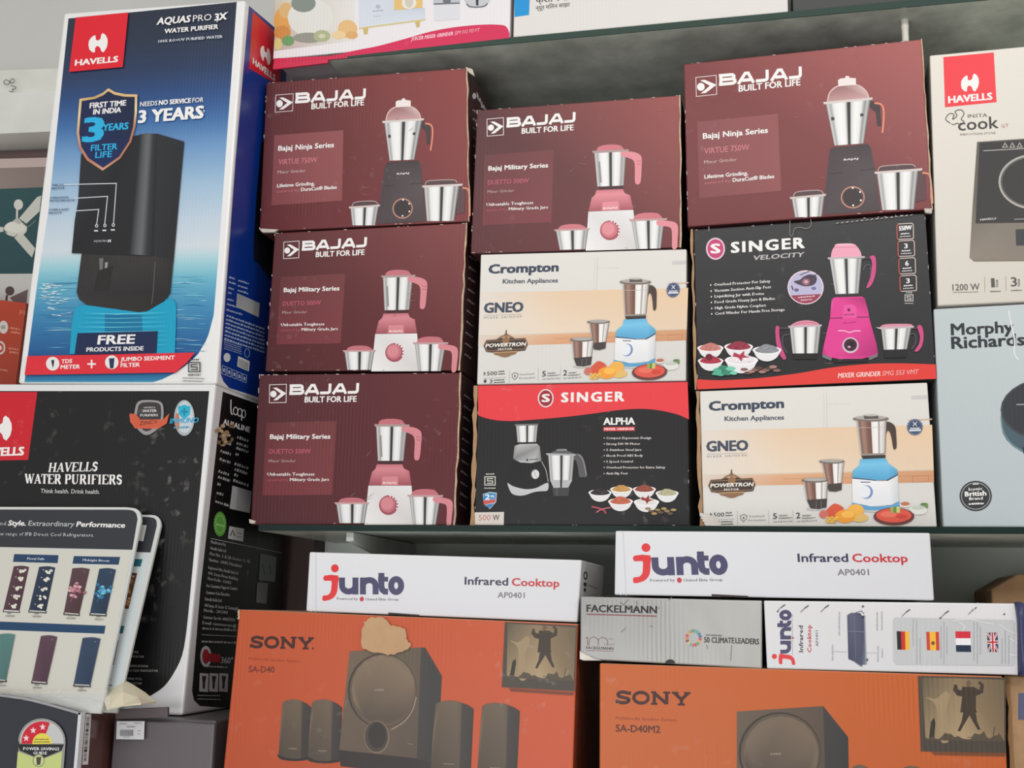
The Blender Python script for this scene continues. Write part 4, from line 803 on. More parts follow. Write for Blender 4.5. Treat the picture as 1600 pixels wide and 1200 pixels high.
def speaker_sat(A, L, Rr, top, bot, side=.72, base=True):
    """tall rounded satellite speaker with a darker right flank"""
    wd = Rr - L
    A.grad([(L + wd * .12, top + 18), (L + wd * .22, top + 6), (L + wd * .4, top), (L + wd * .6, top + 3), (L + wd * side, top + 12), (L + wd * (side - .05), bot + 8), (L + wd * .3, bot + 4), (L, bot - 12), (L + wd * .05, (top + bot) / 2)],
           [(92, 80, 66), TAUPE, TAUPE, (110, 94, 78), (96, 84, 70), (84, 72, 62), (98, 84, 70), (74, 64, 54), (116, 98, 80)])
    A.grad([(L + wd * side, top + 12), (L + wd * .86, top + 23), (L + wd, top + 44), (L + wd * .93, bot), (L + wd * (side - .05), bot + 8)], [(70, 62, 56), (64, 57, 53), (58, 52, 50), (48, 44, 42), (60, 54, 50)])
    if base: A.poly(smooth([(L - 4, bot - 22), (L + wd * .2, bot - 4), (L + wd * .55, bot + 2), (L + wd * .93, bot - 8), (L + wd * .9, bot + 6), (L + wd * .5, bot + 14), (L + wd * .1, bot + 6), (L - 2, bot - 8)], 2), (44, 38, 36))
    A.scribble((L + wd * .3, bot - 50), (L + wd * .55, bot - 48), 5, (150, 132, 112))
def stage_poster(A, q, man, s, crowd=True):
    """sepia concert picture: frame quad q, figure centred at man with scale s"""
    TL, TR, BR, BL = q
    A.poly(q, (74, 66, 58))
    i = lambda u, v: lerp(lerp(TL, TR, u), lerp(BL, BR, u), v)
    A.grad([i(.04, .02), i(.45, .02), i(.5, .84), i(.06, .84)], [(96, 84, 66), (142, 120, 92), (176, 152, 118), (150, 128, 98)]).grad([i(.45, .02), i(.985, .03), i(.98, .84), i(.5, .84)], [(142, 120, 92), (110, 94, 74), (128, 108, 82), (176, 152, 118)])
    A.poly(smooth([i(.08, .28), i(.2, .3), i(.3, .2), i(.36, .26), i(.3, .5), i(.34, .84), i(.22, .84), i(.2, .4)], 3), (160, 138, 106))
    DKM = (66, 54, 44)
    x, y = man; k = lambda L: [(x + a * s, y + b * s) for a, b in L]
    A.poly(k(ell(0, -62, 8, 10, 14)), (112, 90, 68))
    A.poly(k([(-20, -52), (16, -52), (32, -42), (36, -56), (28, -64), (34, -70), (46, -58), (44, -34), (22, -24), (22, 18), (26, 26), (-26, 26), (-20, -22), (-36, -26), (-48, -42), (-44, -60), (-35, -58), (-33, -44), (-22, -42)]), DKM)
    A.poly(k([(-16, 20), (2, 20), (2, 36), (-16, 66), (-26, 84), (-34, 82), (-22, 54)]), DKM).poly(k([(2, 20), (20, 20), (26, 54), (36, 78), (28, 80), (14, 56), (2, 34)]), DKM)
    A.line([i(.55, .80), i(.8, .80)], 2.5 * s, (110, 92, 70)).poly([i(.1, .84), i(.13, .6), i(.17, .55), i(.18, .62), i(.16, .84)], (52, 46, 38))
    r = random.Random(4); pts = [i(.05, .85)]
    for n in range(24): pts.append(i(.06 + n * .038, .84 - r.uniform(.0, .1) * (1.6 if n in (9, 18, 19) else 1)))
    pts.append(i(.98, .85)); A.poly(pts, (86, 74, 60))
    A.line([i(.85, .84), i(.86, .7), i(.87, .66)], 3 * s, (86, 74, 60)).line([i(.93, .84), i(.92, .74)], 3 * s, (86, 74, 60))
Z = zoom(340, 840, 3.333); Z2 = zoom(720, 840, 3.333)
A = Art(f, t, 'logo', Z); letters(A, 'SONY', SLAB, (170, 573), (498, 581), 60, 15.5, INK, thin=.62); A.ell(497, 577, 5, 5, INK, 8); A.done()
A = Art(f, t, 'lettering', Z); A.text('Multimedia Speaker System', (163, 636), (426, 650), 13, (158, 66, 44)).text('SA-D40', (162, 700), (295, 704), 32, (112, 46, 34), .05).done()
A = Art(f, t, 'speaker_picture', Z)
speaker_sat(A, 318, 490, 842, 1150); speaker_sat(A, 470, 650, 842, 1162)
A.grad([(688, 592), (1060, 572), (1038, 1150), (634, 1106)], [(112, 96, 78), (98, 84, 70), (88, 74, 64), (100, 84, 70)]).grad([(1060, 572), (1082, 574), (1168, 720), (1160, 880), (1112, 1176), (1038, 1152)], [(72, 66, 62), (64, 60, 58), (58, 56, 56), (56, 54, 54), (52, 48, 48), (60, 54, 52)])
A.ell(858, 797, 180, 194, (60, 50, 44)).ell(862, 797, 174, 190, (98, 82, 68)).grad(ell(864, 790, 166, 180, 20), [lerp((132, 112, 92), (84, 72, 62), (i > 2 and i < 9) and .95 or (i < 3 and .6 or .1 * (i % 3))) for i in range(20)])
A.line(smooth([(1035, 830), (1015, 900), (970, 960), (905, 1000)], 5, False), 5, (160, 140, 118)).text('SONY', (818, 798), (866, 798), 9, (180, 165, 145), .1)
A.ell(830, 1038, 66, 86, (124, 106, 88)).ell(828, 1036, 60, 80, (70, 60, 52)).ell(832, 1030, 46, 66, (50, 43, 39)).poly([(634, 1106), (1038, 1151), (1112, 1176), (1106, 1240), (640, 1190)], (48, 40, 38)).line([(990, 1070), (1018, 1078)], 3, (140, 124, 106))
speaker_sat(A, 1110, 1334, 848, 1230); speaker_sat(A, 1352, 1574, 860, 1250); A.done()
A = Art(f, t, 'stage_poster_picture', Z2); A.poly([(250, 784), (590, 806), (585, 822), (262, 800)], (120, 62, 42)); stage_poster(A, ((230, 440), (606, 458), (594, 800), (214, 778)), (437, 560), 1.45); A.done()
# torn patch with real thickness
r = random.Random(2)
pts = smooth([(765, 452), (795, 420), (835, 414), (880, 424), (905, 455), (960, 464), (985, 492), (990, 535), (1010, 556), (980, 586), (905, 610), (840, 600), (762, 574), (758, 510)], 4)
pts = [(x + r.uniform(-4, 4), y + r.uniform(-4, 4)) for x, y in pts]
top = [f.P(*Z(*q), .0045) for q in pts]
o = mesh('torn_patch', *prism(top, V((0, .0035, 0))), mat('torn_kraft_paper', (196, 158, 122), .9, 0, .6, noise=.2, nscale=40), t); o['label'] = 'torn tan paper patch taped over the top edge'
edge_strip(t, p[0] + V((.0, 0, 0)), p[0] + V((0, 0, -.016)), .0016, 6)
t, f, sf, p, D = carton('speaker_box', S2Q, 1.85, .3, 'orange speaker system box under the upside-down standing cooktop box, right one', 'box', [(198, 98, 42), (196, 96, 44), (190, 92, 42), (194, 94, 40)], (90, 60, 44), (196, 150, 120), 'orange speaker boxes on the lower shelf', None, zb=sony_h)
t['label'] = 'deeper orange speaker system box at lower right, under the grey box'
A = Art(f, t, 'logo', Z2); letters(A, 'SONY', SLAB, (808, 864), (1196, 873), 66, 17, INK, thin=.62); A.done()
A = Art(f, t, 'lettering', Z2); A.text('Multimedia Speaker System', (808, 946), (1122, 957), 15, (150, 62, 32)).text('SA-D40M2', (808, 1010), (1038, 1017), 36, (80, 34, 24), .06).done()
Z3 = zoom(1140, 820, 3.159)
A = Art(f, t, 'speaker_picture', Z3)
A.grad([(36, 922), (462, 895), (474, 1330), (36, 1330)], [(104, 88, 74), (92, 78, 68), (86, 74, 64), (98, 82, 70)]).grad([(462, 895), (585, 1048), (590, 1330), (474, 1330)], [(64, 60, 60), (56, 54, 56), (52, 50, 52), (58, 54, 54)])
A.ell(247, 1126, 204, 202, (56, 48, 42)).ell(251, 1128, 196, 196, (96, 82, 68)).grad(ell(254, 1128, 184, 184, 20), [lerp((126, 108, 90), (70, 60, 54), (i > 1 and i < 10) and .9 or .15) for i in range(20)]); A.text('SONY', (202, 1136), (256, 1135), 9, (180, 165, 145), .1)
speaker_sat(A, 588, 710, 1184, 1420, base=False); speaker_sat(A, 830, 985, 1190, 1420, base=False); A.done()
A = Art(f, t, 'stage_poster_picture', Z3); A.poly([(990, 1118), (1362, 1128), (1360, 1144), (1010, 1136)], (120, 70, 40)); stage_poster(A, ((930, 746), (1362, 754), (1364, 1126), (944, 1118)), (1180, 884), 1.62); A.done()
# the two long white boxes
tl = cooktop_box('L', JL, 'long white cooktop box lying on the left orange speaker box', 1.86, .23)
A = Art(tl[2], tl[0], 'side_lettering', Z2, None, GLOSS); A.ring(649, 198, 11, 22, 5, (40, 38, 44), wy=9).poly([(640, 232), (656, 238), (654, 256), (638, 250)], (30, 30, 34)).poly([(640, 262), (652, 266), (650, 284), (640, 280)], (30, 30, 34)); A.scribble((665, 250), (712, 268), 6, (120, 120, 124)); A.done()
tr = cooktop_box('R', JR, 'long white cooktop box lying on the grey kitchenware box, under the lower glass', 1.86, .28)
# --- grey kitchenware box
FQ = ((907, 932), (1191, 938.5), (1191, 1045), (906, 1030))
t, f, sf, p, D = carton('kitchenware_box', FQ, 1.852, .25, 'scuffed silver-grey kitchenware box lying on the right orange speaker box', 'box', [(150, 149, 147), (178, 176, 172), (168, 166, 162), (156, 154, 152)], (150, 150, 148), (170, 170, 166), None, mat('silver_print', None, .35, .35, .5, metal=.25))
mS = MATS['silver_print']
A = Art(f, t, 'logo', Z2, None, mS); A.text('FACKELMANN', (656, 386), (1020, 394), 36, (32, 28, 30), .14).poly([(655, 396), (1019, 406), (1019, 412), (655, 402)], (126, 62, 66)).ring(1031, 366, 5, 5, 1.5, (80, 80, 80)).done()
A = Art(f, t, 'anniversary_mark', Z2, None, mS); A.line([(650, 524), (660, 518), (660, 562)], 4, (120, 72, 70)).line(smooth([(668, 562), (670, 530), (692, 518), (714, 532), (716, 562)], 4, False), 4, (110, 84, 82)).line(smooth([(716, 562), (718, 532), (740, 520), (762, 534), (764, 562)], 4, False), 4, (110, 84, 82)).text('FACKELMANN', (653, 580), (795, 585), 14, (50, 46, 48), .12).line([(653, 588), (795, 592)], 2.5, (120, 70, 72)).scribble((770, 530), (792, 530), 6, (130, 110, 108)).text('YEARS', (744, 560), (800, 561), 9, (130, 104, 100)).done()
A = Art(f, t, 'colour_wheel_mark', Z2, None, mS, 'ring of coloured segments')
WC = [(186, 64, 72), (196, 150, 80), (94, 140, 96), (172, 70, 74), (190, 88, 74), (80, 160, 170), (206, 176, 96), (140, 60, 80), (200, 120, 84), (176, 74, 106), (196, 150, 90), (160, 140, 90), (90, 130, 110), (84, 140, 170), (90, 150, 120), (70, 110, 150), (60, 90, 130)]
for i in range(17): A.ring(1212, 523, 43, 45, 16, WC[i], n=2, a0=i * 21.18, a1=i * 21.18 + 17)
A.done()
A = Art(f, t, 'lettering', Z2, None, mS); A.text('50 CLIMATE', (1268, 546), (1424, 550), 28, (52, 50, 52), .1).text('LEADERS', (1431, 550), (1553, 556), 28, (52, 50, 52), .1).scribble((1276, 510), (1360, 514), 7, (90, 88, 90)).done()
A = Art(f, t, 'peeled_corner', Z2, None, MATTE, 'peeled cream corner'); A.grad([(620, 590), (650, 606), (690, 628), (738, 640), (640, 640), (620, 632)], [(220, 214, 200), (226, 220, 208), (214, 206, 192), (200, 196, 188), (206, 200, 190), (226, 222, 212)]).line([(617, 588), (650, 608), (738, 641)], 2, (130, 126, 120)).done()
A = Art(f, t, 'scratches', Z2, None, mS, 'dark scratches on the silver print')
for a, b in (((845, 355), (872, 322)), ((830, 336), (850, 352)), ((915, 330), (918, 350)), ((1080, 325), (1100, 310)), ((900, 378), (870, 352)), ((985, 460), (1002, 464)), ((860, 470), (836, 492)), ((1410, 560), (1406, 640)), ((1280, 560), (1286, 580))): A.line([a, b], 3, (96, 92, 92))
A.done()
vs = [f.P(*Z2(1090 + 26 * math.cos(k), 656 - 22 * math.sin(k)), .0012) for k in [math.pi * i / 10 for i in range(11)]]
o = mesh('thumb_notch', *prism(vs, V((0, .001, 0))), mat('notch_shadow', (58, 56, 56), .8), t)
# --- standing cooktop box lying on its side, text turned
JQ = ((1193, 938.5), (1588, 943), (1596, 1055), (1198, 1044.5))
t, f, sf, p, D = carton('cooktop_box', JQ, 1.85, .25, 'white cooktop box with sideways lettering and four small flags', 'box', [(222, 220, 222), (226, 224, 226), (216, 214, 218), (218, 218, 222)], (58, 62, 100), (220, 218, 222), None, GLOSS)
A = Art(f, t, 'logo', Z3, None, GLOSS)
junto_word(A, lambda x, y: (209 + (y - 140) / 188 * 114, 690 - (x - 548) / 410 * 262), .62, False)
A.text('Powered by United Ekta Group', (313, 640), (311, 440), 6, (110, 106, 118), 0, 0, (-1, 0)); A.ell(312, 558, 6, 5, (190, 50, 60), 8).done()
A = Art(f, t, 'lettering', Z3, None, GLOSS); A.text('Infrared', (363, 628), (361, 498), 20, (52, 48, 60), .1, 0, (-1, 0)).text('Cooktop', (404, 631), (402, 494), 20, (196, 50, 56), .1, 0, (-1, 0)).text('AP0401', (439, 600), (437, 522), 14, (110, 108, 116), .02, 0, (-1, 0))
for x, y0, y1 in ((512, 670, 590), (545, 546, 430), (736, 676, 596), (757, 655, 612), (732, 522, 430), (755, 520, 428)): A.scribble((x, y0), (x, y1), 8, (176, 175, 182))
A.line([(510, 626), (580, 628)], 1.5, (160, 160, 165)).line([(670, 632), (736, 633)], 1.5, (160, 160, 165)).done()
A = Art(f, t, 'cooktop_picture', Z3, None, GLOSS)
A.grad([(580, 446), (600, 434), (645, 436), (666, 470), (672, 690), (650, 692), (586, 662)], [(84, 88, 112), (92, 94, 116), (60, 62, 86), (72, 76, 100), (120, 124, 140), (70, 74, 98), (62, 66, 92)]).line([(612, 438), (650, 425), (664, 440)], 4, (100, 104, 124)).ell(662, 455, 9, 8, (40, 42, 56), 10).ell(676, 667, 8, 8, (30, 32, 44), 10).line([(584, 524), (664, 528)], 3, (120, 126, 150)).line([(616, 440), (622, 664)], 2, (110, 116, 140)).line(smooth([(610, 668), (640, 690), (655, 698)], 3, False), 6, (90, 94, 110)).line([(666, 450), (674, 690)], 6, (150, 152, 166)).done()
A = Art(f, t, 'flag_panel', Z3, None, GLOSS, 'grey rounded panel of flags')
A.poly(smooth([(806, 470), (818, 458), (1396, 470), (1408, 484), (1408, 684), (1396, 696), (824, 690), (810, 676)], 1), (196, 198, 200))
def quadf(q, u0, v0, u1, v1): return [lerp(lerp(q[0], q[1], u), lerp(q[3], q[2], u), v) for u, v in ((u0, v0), (u1, v0), (u1, v1), (u0, v1))]
G_ = ((824, 525), (886, 527), (888, 618), (828, 616)); S_ = ((970, 528), (1033, 528), (1036, 620), (974, 619)); F_ = ((1114, 526), (1188, 526), (1192, 628), (1118, 627)); U_ = ((1270, 532), (1322, 531), (1327, 628), (1274, 627))
for k, c in enumerate(((24, 20, 22), (204, 36, 38), (244, 186, 40))): A.poly(quadf(G_, k / 3, 0, (k + 1) / 3, 1), c)
for u0, u1, c in ((0, .26, (204, 60, 44)), (.26, .74, (242, 186, 56)), (.74, 1, (204, 60, 44))): A.poly(quadf(S_, u0, 0, u1, 1), c)
A.ell(1004, 584, 9, 10, (120, 70, 40), 10)
for k, c in enumerate(((212, 40, 60), (238, 238, 240), (24, 42, 66))): A.poly(quadf(F_, 0, k / 3, 1, (k + 1) / 3), c)
A.poly(U_, (52, 56, 92)); i = lambda u, v: lerp(lerp(U_[0], U_[1], u), lerp(U_[3], U_[2], u), v)
for a, b in (((0, 0), (1, 1)), ((1, 0), (0, 1))): A.line([i(*a), i(*b)], 9, WHITE).line([i(*a), i(*b)], 4, (200, 50, 60))
for a, b in (((.5, 0), (.5, 1)), ((0, .5), (1, .5))): A.line([i(*a), i(*b)], 16, WHITE)
for a, b in (((.5, 0), (.5, 1)), ((0, .5), (1, .5))): A.line([i(*a), i(*b)], 9, (196, 44, 56))
for x, y0, y1 in ((908, 600, 465), (926, 690, 470), (942, 688, 560), (1045, 660, 500), (1060, 690, 480), (1075, 640, 505), (1208, 670, 478), (1225, 690, 480), (1240, 640, 500), (1346, 690, 560), (1362, 700, 520), (1380, 690, 545)): A.scribble((x, min(y0, 686)), (x, y1), 5, (170, 170, 174))
A.done()
A = Art(f, t, 'staple_marks', Z3, None, GLOSS, 'dark slanting pen strokes along the top')
for x, y in ((252, 410), (368, 414), (468, 412), (868, 434), (1060, 440), (1196, 424)): A.line([(x - 18, y + 18), (x + 4, y - 4)], 3, (90, 88, 92)).line([(x + 2, y - 2), (x + 22, y - 16)], 5, (60, 58, 62))
A.ell(238, 428, 4, 4, (50, 50, 54), 8).ell(658, 403, 6, 5, (80, 80, 84), 8).ell(1355, 441, 5, 4, (70, 70, 74), 8).ell(1040, 460, 5, 4, (60, 60, 64), 8).done()
A = Art(f, t, 'creases', Z3, None, GLOSS, 'white wrap creases near the right end')
for L in ([(1100, 475), (1180, 466), (1240, 480), (1300, 490)], [(1330, 490), (1370, 520), (1420, 540)], [(1380, 560), (1430, 590)], [(1130, 480), (1160, 500), (1150, 520)], [(1225, 384), (1205, 420), (1210, 470)], [(1380, 640), (1440, 650)]): A.line(smooth(L, 4, False), 3.5, (236, 236, 238))
A.done()
# navy wrap bulging at the right end
vs = []; fs = []; fx = f
prof = [(1406, 384, .002), (1424, 386, .009), (1440, 400, .010), (1450, 430, .004)]
rows = [(0, 0), (.25, .2), (.5, -.1), (.75, .25), (1, 0)]
for j, (v, wob) in enumerate(rows):
    for k, (x, y, h) in enumerate(((1404, 382, .001), (1420, 380, .008), (1440, 384, .009), (1456, 390, .001), (1462, 390, -.03))):
        vs.append(f.P(*Z3(x + 18 * v + wob * 10 + (8 if j in (1, 2) and k == 0 else 0), y + v * 362), h))
    if j:
        b = j * 5
        fs += [(b - 5 + k, b + k, b + k + 1, b - 4 + k) for k in range(4)]
o = mesh('navy_end_wrap', vs, fs, mat('navy_wrap', (54, 60, 98), .35), t, smooth=True); md = o.modifiers.new('thickness', 'SOLIDIFY'); md.thickness = .0015
o['label'] = 'crumpled navy wrap around the right end'
# --- plain brown cartons at the right edge
def kraft_box(name, x0, x1, ytop, Y, depth, zb, label):
    f = front(Y); a = f.P(x0, ytop); b = f.P(x1, ytop + 4)
    t = thing(name, ((a.x + b.x) / 2, Y + depth / 2, zb), label, 'box')
    o = bevel(mesh('carton', *boxvf(a.x, Y, zb, b.x, Y + depth, a.z), KRAFT, t), .003)
    return t, Face(a, (0, -1, 0)), a, b
t, f, a, b = kraft_box('brown_carton', 1574, 1800, 1056, 1.87, .22, sony_h, 'plain brown carton at the right edge beside the deeper orange box')
A = Art(f, t, 'navy_label', Z3, None, MATTE); A.poly([(1424, 830), (1700, 836), (1700, 966), (1424, 962)], (84, 88, 118)).done()
edge_strip(t, a + V((0, 0, 0)), a + V((0, 0, -.2)), .003, 8, m=mat('kraft_edge', (150, 112, 76), .9))
pts = [front(2.12).P(1549, 921), front(2.12).P(1590, 897), front(2.12).P(1800, 897), front(2.12).P(1800, 1060), front(2.12).P(1556, 1060)]
zt = a.z + .001
for q in pts[3:]: q.z = zt
t = thing('brown_carton', ((pts[1].x + pts[2].x) / 2, 2.2, zt), 'open brown carton with a slanting flap behind the cooktop box with flags', 'box')
bevel(mesh('carton', *prism(pts, V((0, .2, 0))), KRAFT, t), .003)
# dark shape in the gap between the speaker boxes
f0 = front(2.17)
a = f0.P(905, 1040); b = f0.P(936, 1040)
t = thing('dark_carton', ((a.x + b.x) / 2, 2.23, sony_h), 'narrow black carton in the gap between the orange speaker boxes', 'box')
fx = Face((0, 2.17, 0), (0, -1, 0))
mesh('carton', *boxvf(a.x - .02, 2.17, sony_h, b.x + .02, 2.3, 1.44), mat('black_board', (26, 27, 30), .4), t)
A = Art(fx, t, 'side_label', Z2); A.poly([(600, 968), (640, 970), (638, 1240), (590, 1240)], (60, 70, 72)).scribble((600, 1165), (630, 1166), 14, (120, 40, 48)).scribble((600, 1190), (630, 1191), 14, (120, 40, 48)).scribble((602, 1030), (616, 1031), 12, (90, 96, 100)).done()
# ================================================================== LEFT STACK: water purifier boxes
HQ = ((100, 20.5), (383, 0), (338, 600), (28, 599))
WB = (232, 232, 232)
t, f, sf, p, D = carton('water_purifier_box', ((-150, 600), (337, 600), (285, 1113), (-205, 1106)), 1.9, .30, 'wide black water purifier box with white borders, under the tall blue one', 'box', [(226, 226, 228)] * 4, (222, 222, 224), (228, 228, 228), 'water purifier boxes', SCUFFED, zb=1.366, bv=.004)
Z3b = zoom(0, 590, 3.636); Z4 = zoom(0, 870, 3.636)
BK = (17, 17, 19)
Art(f, t, 'black_panel', IDP, None, SCUFFED).poly([(-140, 611), (327, 611), (298, 920)] + smooth([(298, 920), (291.5, 985), (284.6, 1024), (272, 1051), (256, 1073), (234, 1088)], 3, False) + [(-190, 1090)], BK).done()
A = Art(f, t, 'logo', Z3b, None, SCUFFED, 'red square logo'); A.poly([(-220, 82), (212, 82), (160, 468), (-270, 474)], (204, 24, 42)); havells_mark(A, -4, 287, 70, 0); Art(f, A.done(), 'wordmark', Z3b, None, SCUFFED).text('HAVELLS', (-130, 448), (132, 440), 46, WHITE, .2).done()
A = Art(f, t, 'lettering', Z3b, None, SCUFFED)
letters(A, 'HAVELLS', SERIF, (272, 536), (548, 530), 50, 10, WHITE, (.16, -1), .42); A.cut(); letters(A, 'WATER', SERIF, (140, 600), (344, 603), 52, 11, WHITE, (.04, -1), .4); A.cut(); letters(A, 'PURIFIERS', SERIF, (368, 603), (690, 606), 52, 11, WHITE, (.04, -1), .4); A.cut()
A.text('Think health. Drink health.', (233, 656), (568, 661), 24, (206, 206, 206), .04)
A.Z = Z4; g = (150, 150, 150)
for s, x0, y0, x1 in (('POWER', 728, 546, 790), ('INDICATOR', 726, 572, 820), ('PURIFICATION', 722, 626, 842), ('PROCESS INDICATOR', 720, 652, 900), ('TANK FULL', 718, 698, 810), ('INDICATOR', 716, 724, 808)): A.text(s, (x0, y0), (x1, y0 + 2), 13, g, .1)
A.done()
A = Art(f, t, 'zinc_badge', Z3b, None, SCUFFED, 'grey shield badge with orange ribbon')
A.poly(smooth([(790, 136), (850, 128), (915, 138), (932, 180), (926, 250), (890, 300), (835, 328), (790, 300), (765, 250), (770, 180)], 3), (150, 148, 148)).poly(smooth([(800, 148), (850, 140), (906, 148), (918, 184), (914, 240), (884, 282), (835, 306), (800, 284), (780, 240), (784, 184)], 3), (58, 52, 54)).poly([(738, 205), (775, 208), (800, 240), (930, 238), (965, 204), (950, 262), (900, 292), (770, 290), (742, 250)], (206, 92, 62)).text('ZINC+', (795, 272), (895, 262), 22, (110, 44, 34), .08).text('HAVELLS', (820, 176), (884, 174), 9, (200, 200, 200), .1).text('WATER', (812, 198), (892, 196), 15, (220, 220, 220), .14).text('PURIFIERS', (800, 222), (900, 220), 13, (220, 220, 220), .12).done()
A = Art(f, t, 'immuno_badge', Z3b, None, SCUFFED, 'pale oval badge with turquoise cross')
A.ell(1050, 230, 58, 102, (172, 178, 184)).ell(1052, 226, 48, 90, (196, 206, 212)).ell(1010, 250, 14, 50, (190, 120, 96), 12).poly([(1014, 165), (1050, 155), (1086, 165), (1082, 210), (1052, 240), (1018, 210)], (40, 176, 204)).line([(1050, 172), (1050, 216)], 10, (16, 130, 170)).line([(1030, 194), (1072, 194)], 10, (16, 130, 170)).text('IMMUNO', (968, 262), (1128, 256), 28, (52, 160, 200), .12, .15).scribble((990, 290), (1080, 288), 12, (70, 150, 180)).done()
# side of the wide black box
A = Art(sf, t, 'black_side_panel', IDP, None, SCUFFED)
A.poly([(348, 612), (452, 648), (436, 1112), (312, 1103), (303, 1094), (300, 1080), (313, 920)], BK).done()
A = Art(sf, t, 'side_lettering', Z3b, None, SCUFFED); g = (176, 176, 178)
def stext(A, s, a, b, h, c=g, bold=.06): A.text(s, a, b, h, c, bold)
A.line(smooth([(1312, 125), (1312, 196), (1322, 210)], 3, False), 6, WHITE).ring(1338, 190, 15, 24, 5, WHITE).ring(1362, 198, 15, 24, 5, WHITE).ring(1384, 206, 13, 24, 5, WHITE).line([(1374, 190), (1372, 244)], 5, WHITE)
A.text('ALKALINE', (1268, 264), (1418, 312), 30, WHITE, .1)
for y, a, b in ((340, 'Model Code', 'Model Code'), (375, '', 'BIOS'), (405, '', ''), ):
    pass
for i, (y, x0, x1) in enumerate(((345, 1345, 1410), (378, 1342, 1405), (406, 1340, 1408), (440, 1336, 1352), (496, 1330, 1410), (528, 1330, 1402), (558, 1328, 1348), (590, 1322, 1412))): A.scribble((x0, y), (x1, y + (x1 - x0) * .35), 17, g, i, 2, 5)
for i, (y, x0, x1) in enumerate(((372, 1268, 1310), (422, 1250, 1308), (468, 1245, 1305), (538, 1238, 1300), (570, 1236, 1302), (610, 1232, 1250), (660, 1228, 1264), (708, 1220, 1298))): A.scribble((x0, y), (x1, y + (x1 - x0) * .35), 16, g, i, 2, 5)
A.line([(1198, 914), (1600, 996)], 3, (190, 190, 190))
A.Z = Z4
for i, (s, x0, y0, x1, y1, h) in enumerate((('Manufactured by', 1198, -338 + 0, 1282, -320, 0),)): pass
A.Z = Z3b
for s, x0, y0, x1 in (('Manufactured by', 1196, 940, 1280), ('Havells India Ltd.', 1194, 976, 1284), ('Plot No. 2 & 2A Sector-12, IIE', 1190, 1008, 1420), ('Haridwar - 249403, Uttarakhand', 1186, 1042, 1370), ('Registered Office Havells India Ltd.', 1182, 1086, 1352), ('904, Surya Kiran Building', 1180, 1118, 1350), ('New Delhi - 110001', 1178, 1148, 1310)): A.text(s, (x0, y0), (x1, y0 + (x1 - x0) * .2), 17, g, .06)
A.Z = Z4
for s, x0, y0, x1 in (('For Consumer Support Contact', 1172, 172, 1346), ('Consumer Care Executive,', 1168, 210, 1304), ('Havells India Ltd', 1162, 248, 1256), ('904 Surya, 01 Sector 12 Connaught', 1160, 284, 1350), ('Noida - 201304', 1156, 312, 1290), ('Customer Care No. 08045771313', 1152, 350, 1332), ('E-mail: customercare@', 1148, 382, 1340)): A.text(s, (x0, y0), (x1, y0 + (x1 - x0) * .1), 18, g, .1)
A.scribble((1146, 412), (1340, 424), 14, (150, 150, 150)).line([(1144, 442), (1338, 452)], 3, g).scribble((1142, 486), (1338, 494), 13, (160, 160, 160)).text('360°', (1252, 604), (1320, 606), 34, g, .1).scribble((1170, 626), (1290, 632), 10, g)
A.scribble((1120, 790), (1250, 792), 7, g).scribble((1118, 810), (1250, 814), 7, g).done()
A = Art(sf, t, 'side_stickers', Z3b, None, MATTE, 'white, green and grey stickers')
A.grad([(1318, 613), (1428, 646), (1416, 770), (1302, 744)], [(190, 190, 194), (160, 160, 164), (206, 206, 208), (190, 190, 194)])
A.cut(); pts = []
for i in range(44): r_ = 1 if i % 2 else .9; k = 6.2832 * i / 44; pts.append((1247 + 38 * r_ * math.cos(k), 832 + 74 * r_ * math.sin(k)))
A.poly(pts, (98, 170, 70)).ring(1247, 832, 27, 52, 3, (160, 214, 130)).scribble((1226, 838), (1268, 848), 12, (170, 220, 140))
A.cut().poly([(1300, 844), (1384, 858), (1378, 932), (1292, 914)], (206, 206, 206)).line([(1306, 900), (1318, 866), (1330, 900)], 6, (70, 70, 72)).scribble((1342, 884), (1372, 890), 5, (100, 100, 100)).scribble((1342, 904), (1372, 910), 5, (100, 100, 100))
A.cut().poly([(1476, 998), (1568, 1020), (1560, 1160), (1466, 1150)], (132, 140, 142)).line([(1490, 1060), (1500, 1120)], 6, (90, 96, 100)).line([(1530, 1060), (1535, 1120)], 6, (90, 96, 100))
A.cut(); A.Z = Z4; A.poly([(1458, 144), (1520, 150), (1512, 268), (1452, 258)], (140, 142, 144)).done()
A = Art(sf, t, 'handling_icons', Z4, None, MATTE)
for i, x in enumerate((1132, 1188, 1244)): A.poly([(x, 660), (x + 50, 664), (x + 46, 768), (x - 4, 764)], (206, 206, 208)).poly([(x + 12, 676), (x + 38, 678), (x + 30, 716), (x + 28, 750), (x + 16, 749), (x + 16, 716)], (40, 40, 42))
A.ring(1166, 566, 32, 60, 12, (200, 200, 200), wy=18).ell(1166, 564, 18, 40, (170, 36, 44)).poly([(1184, 548), (1250, 554), (1246, 602), (1184, 596)], (160, 28, 38)).done()
A = Art(sf, t, 'torn_tape_patch', Z3b, None, MATTE, 'torn brown patch on the white edge'); r = random.Random(3)
for i in range(26): A.ell(1272 + r.gauss(0, 22), 335 + r.gauss(0, 30), r.uniform(6, 17), r.uniform(6, 13), ((168, 140, 104), (196, 172, 138), (128, 104, 78))[i % 3], 7)
A.done()
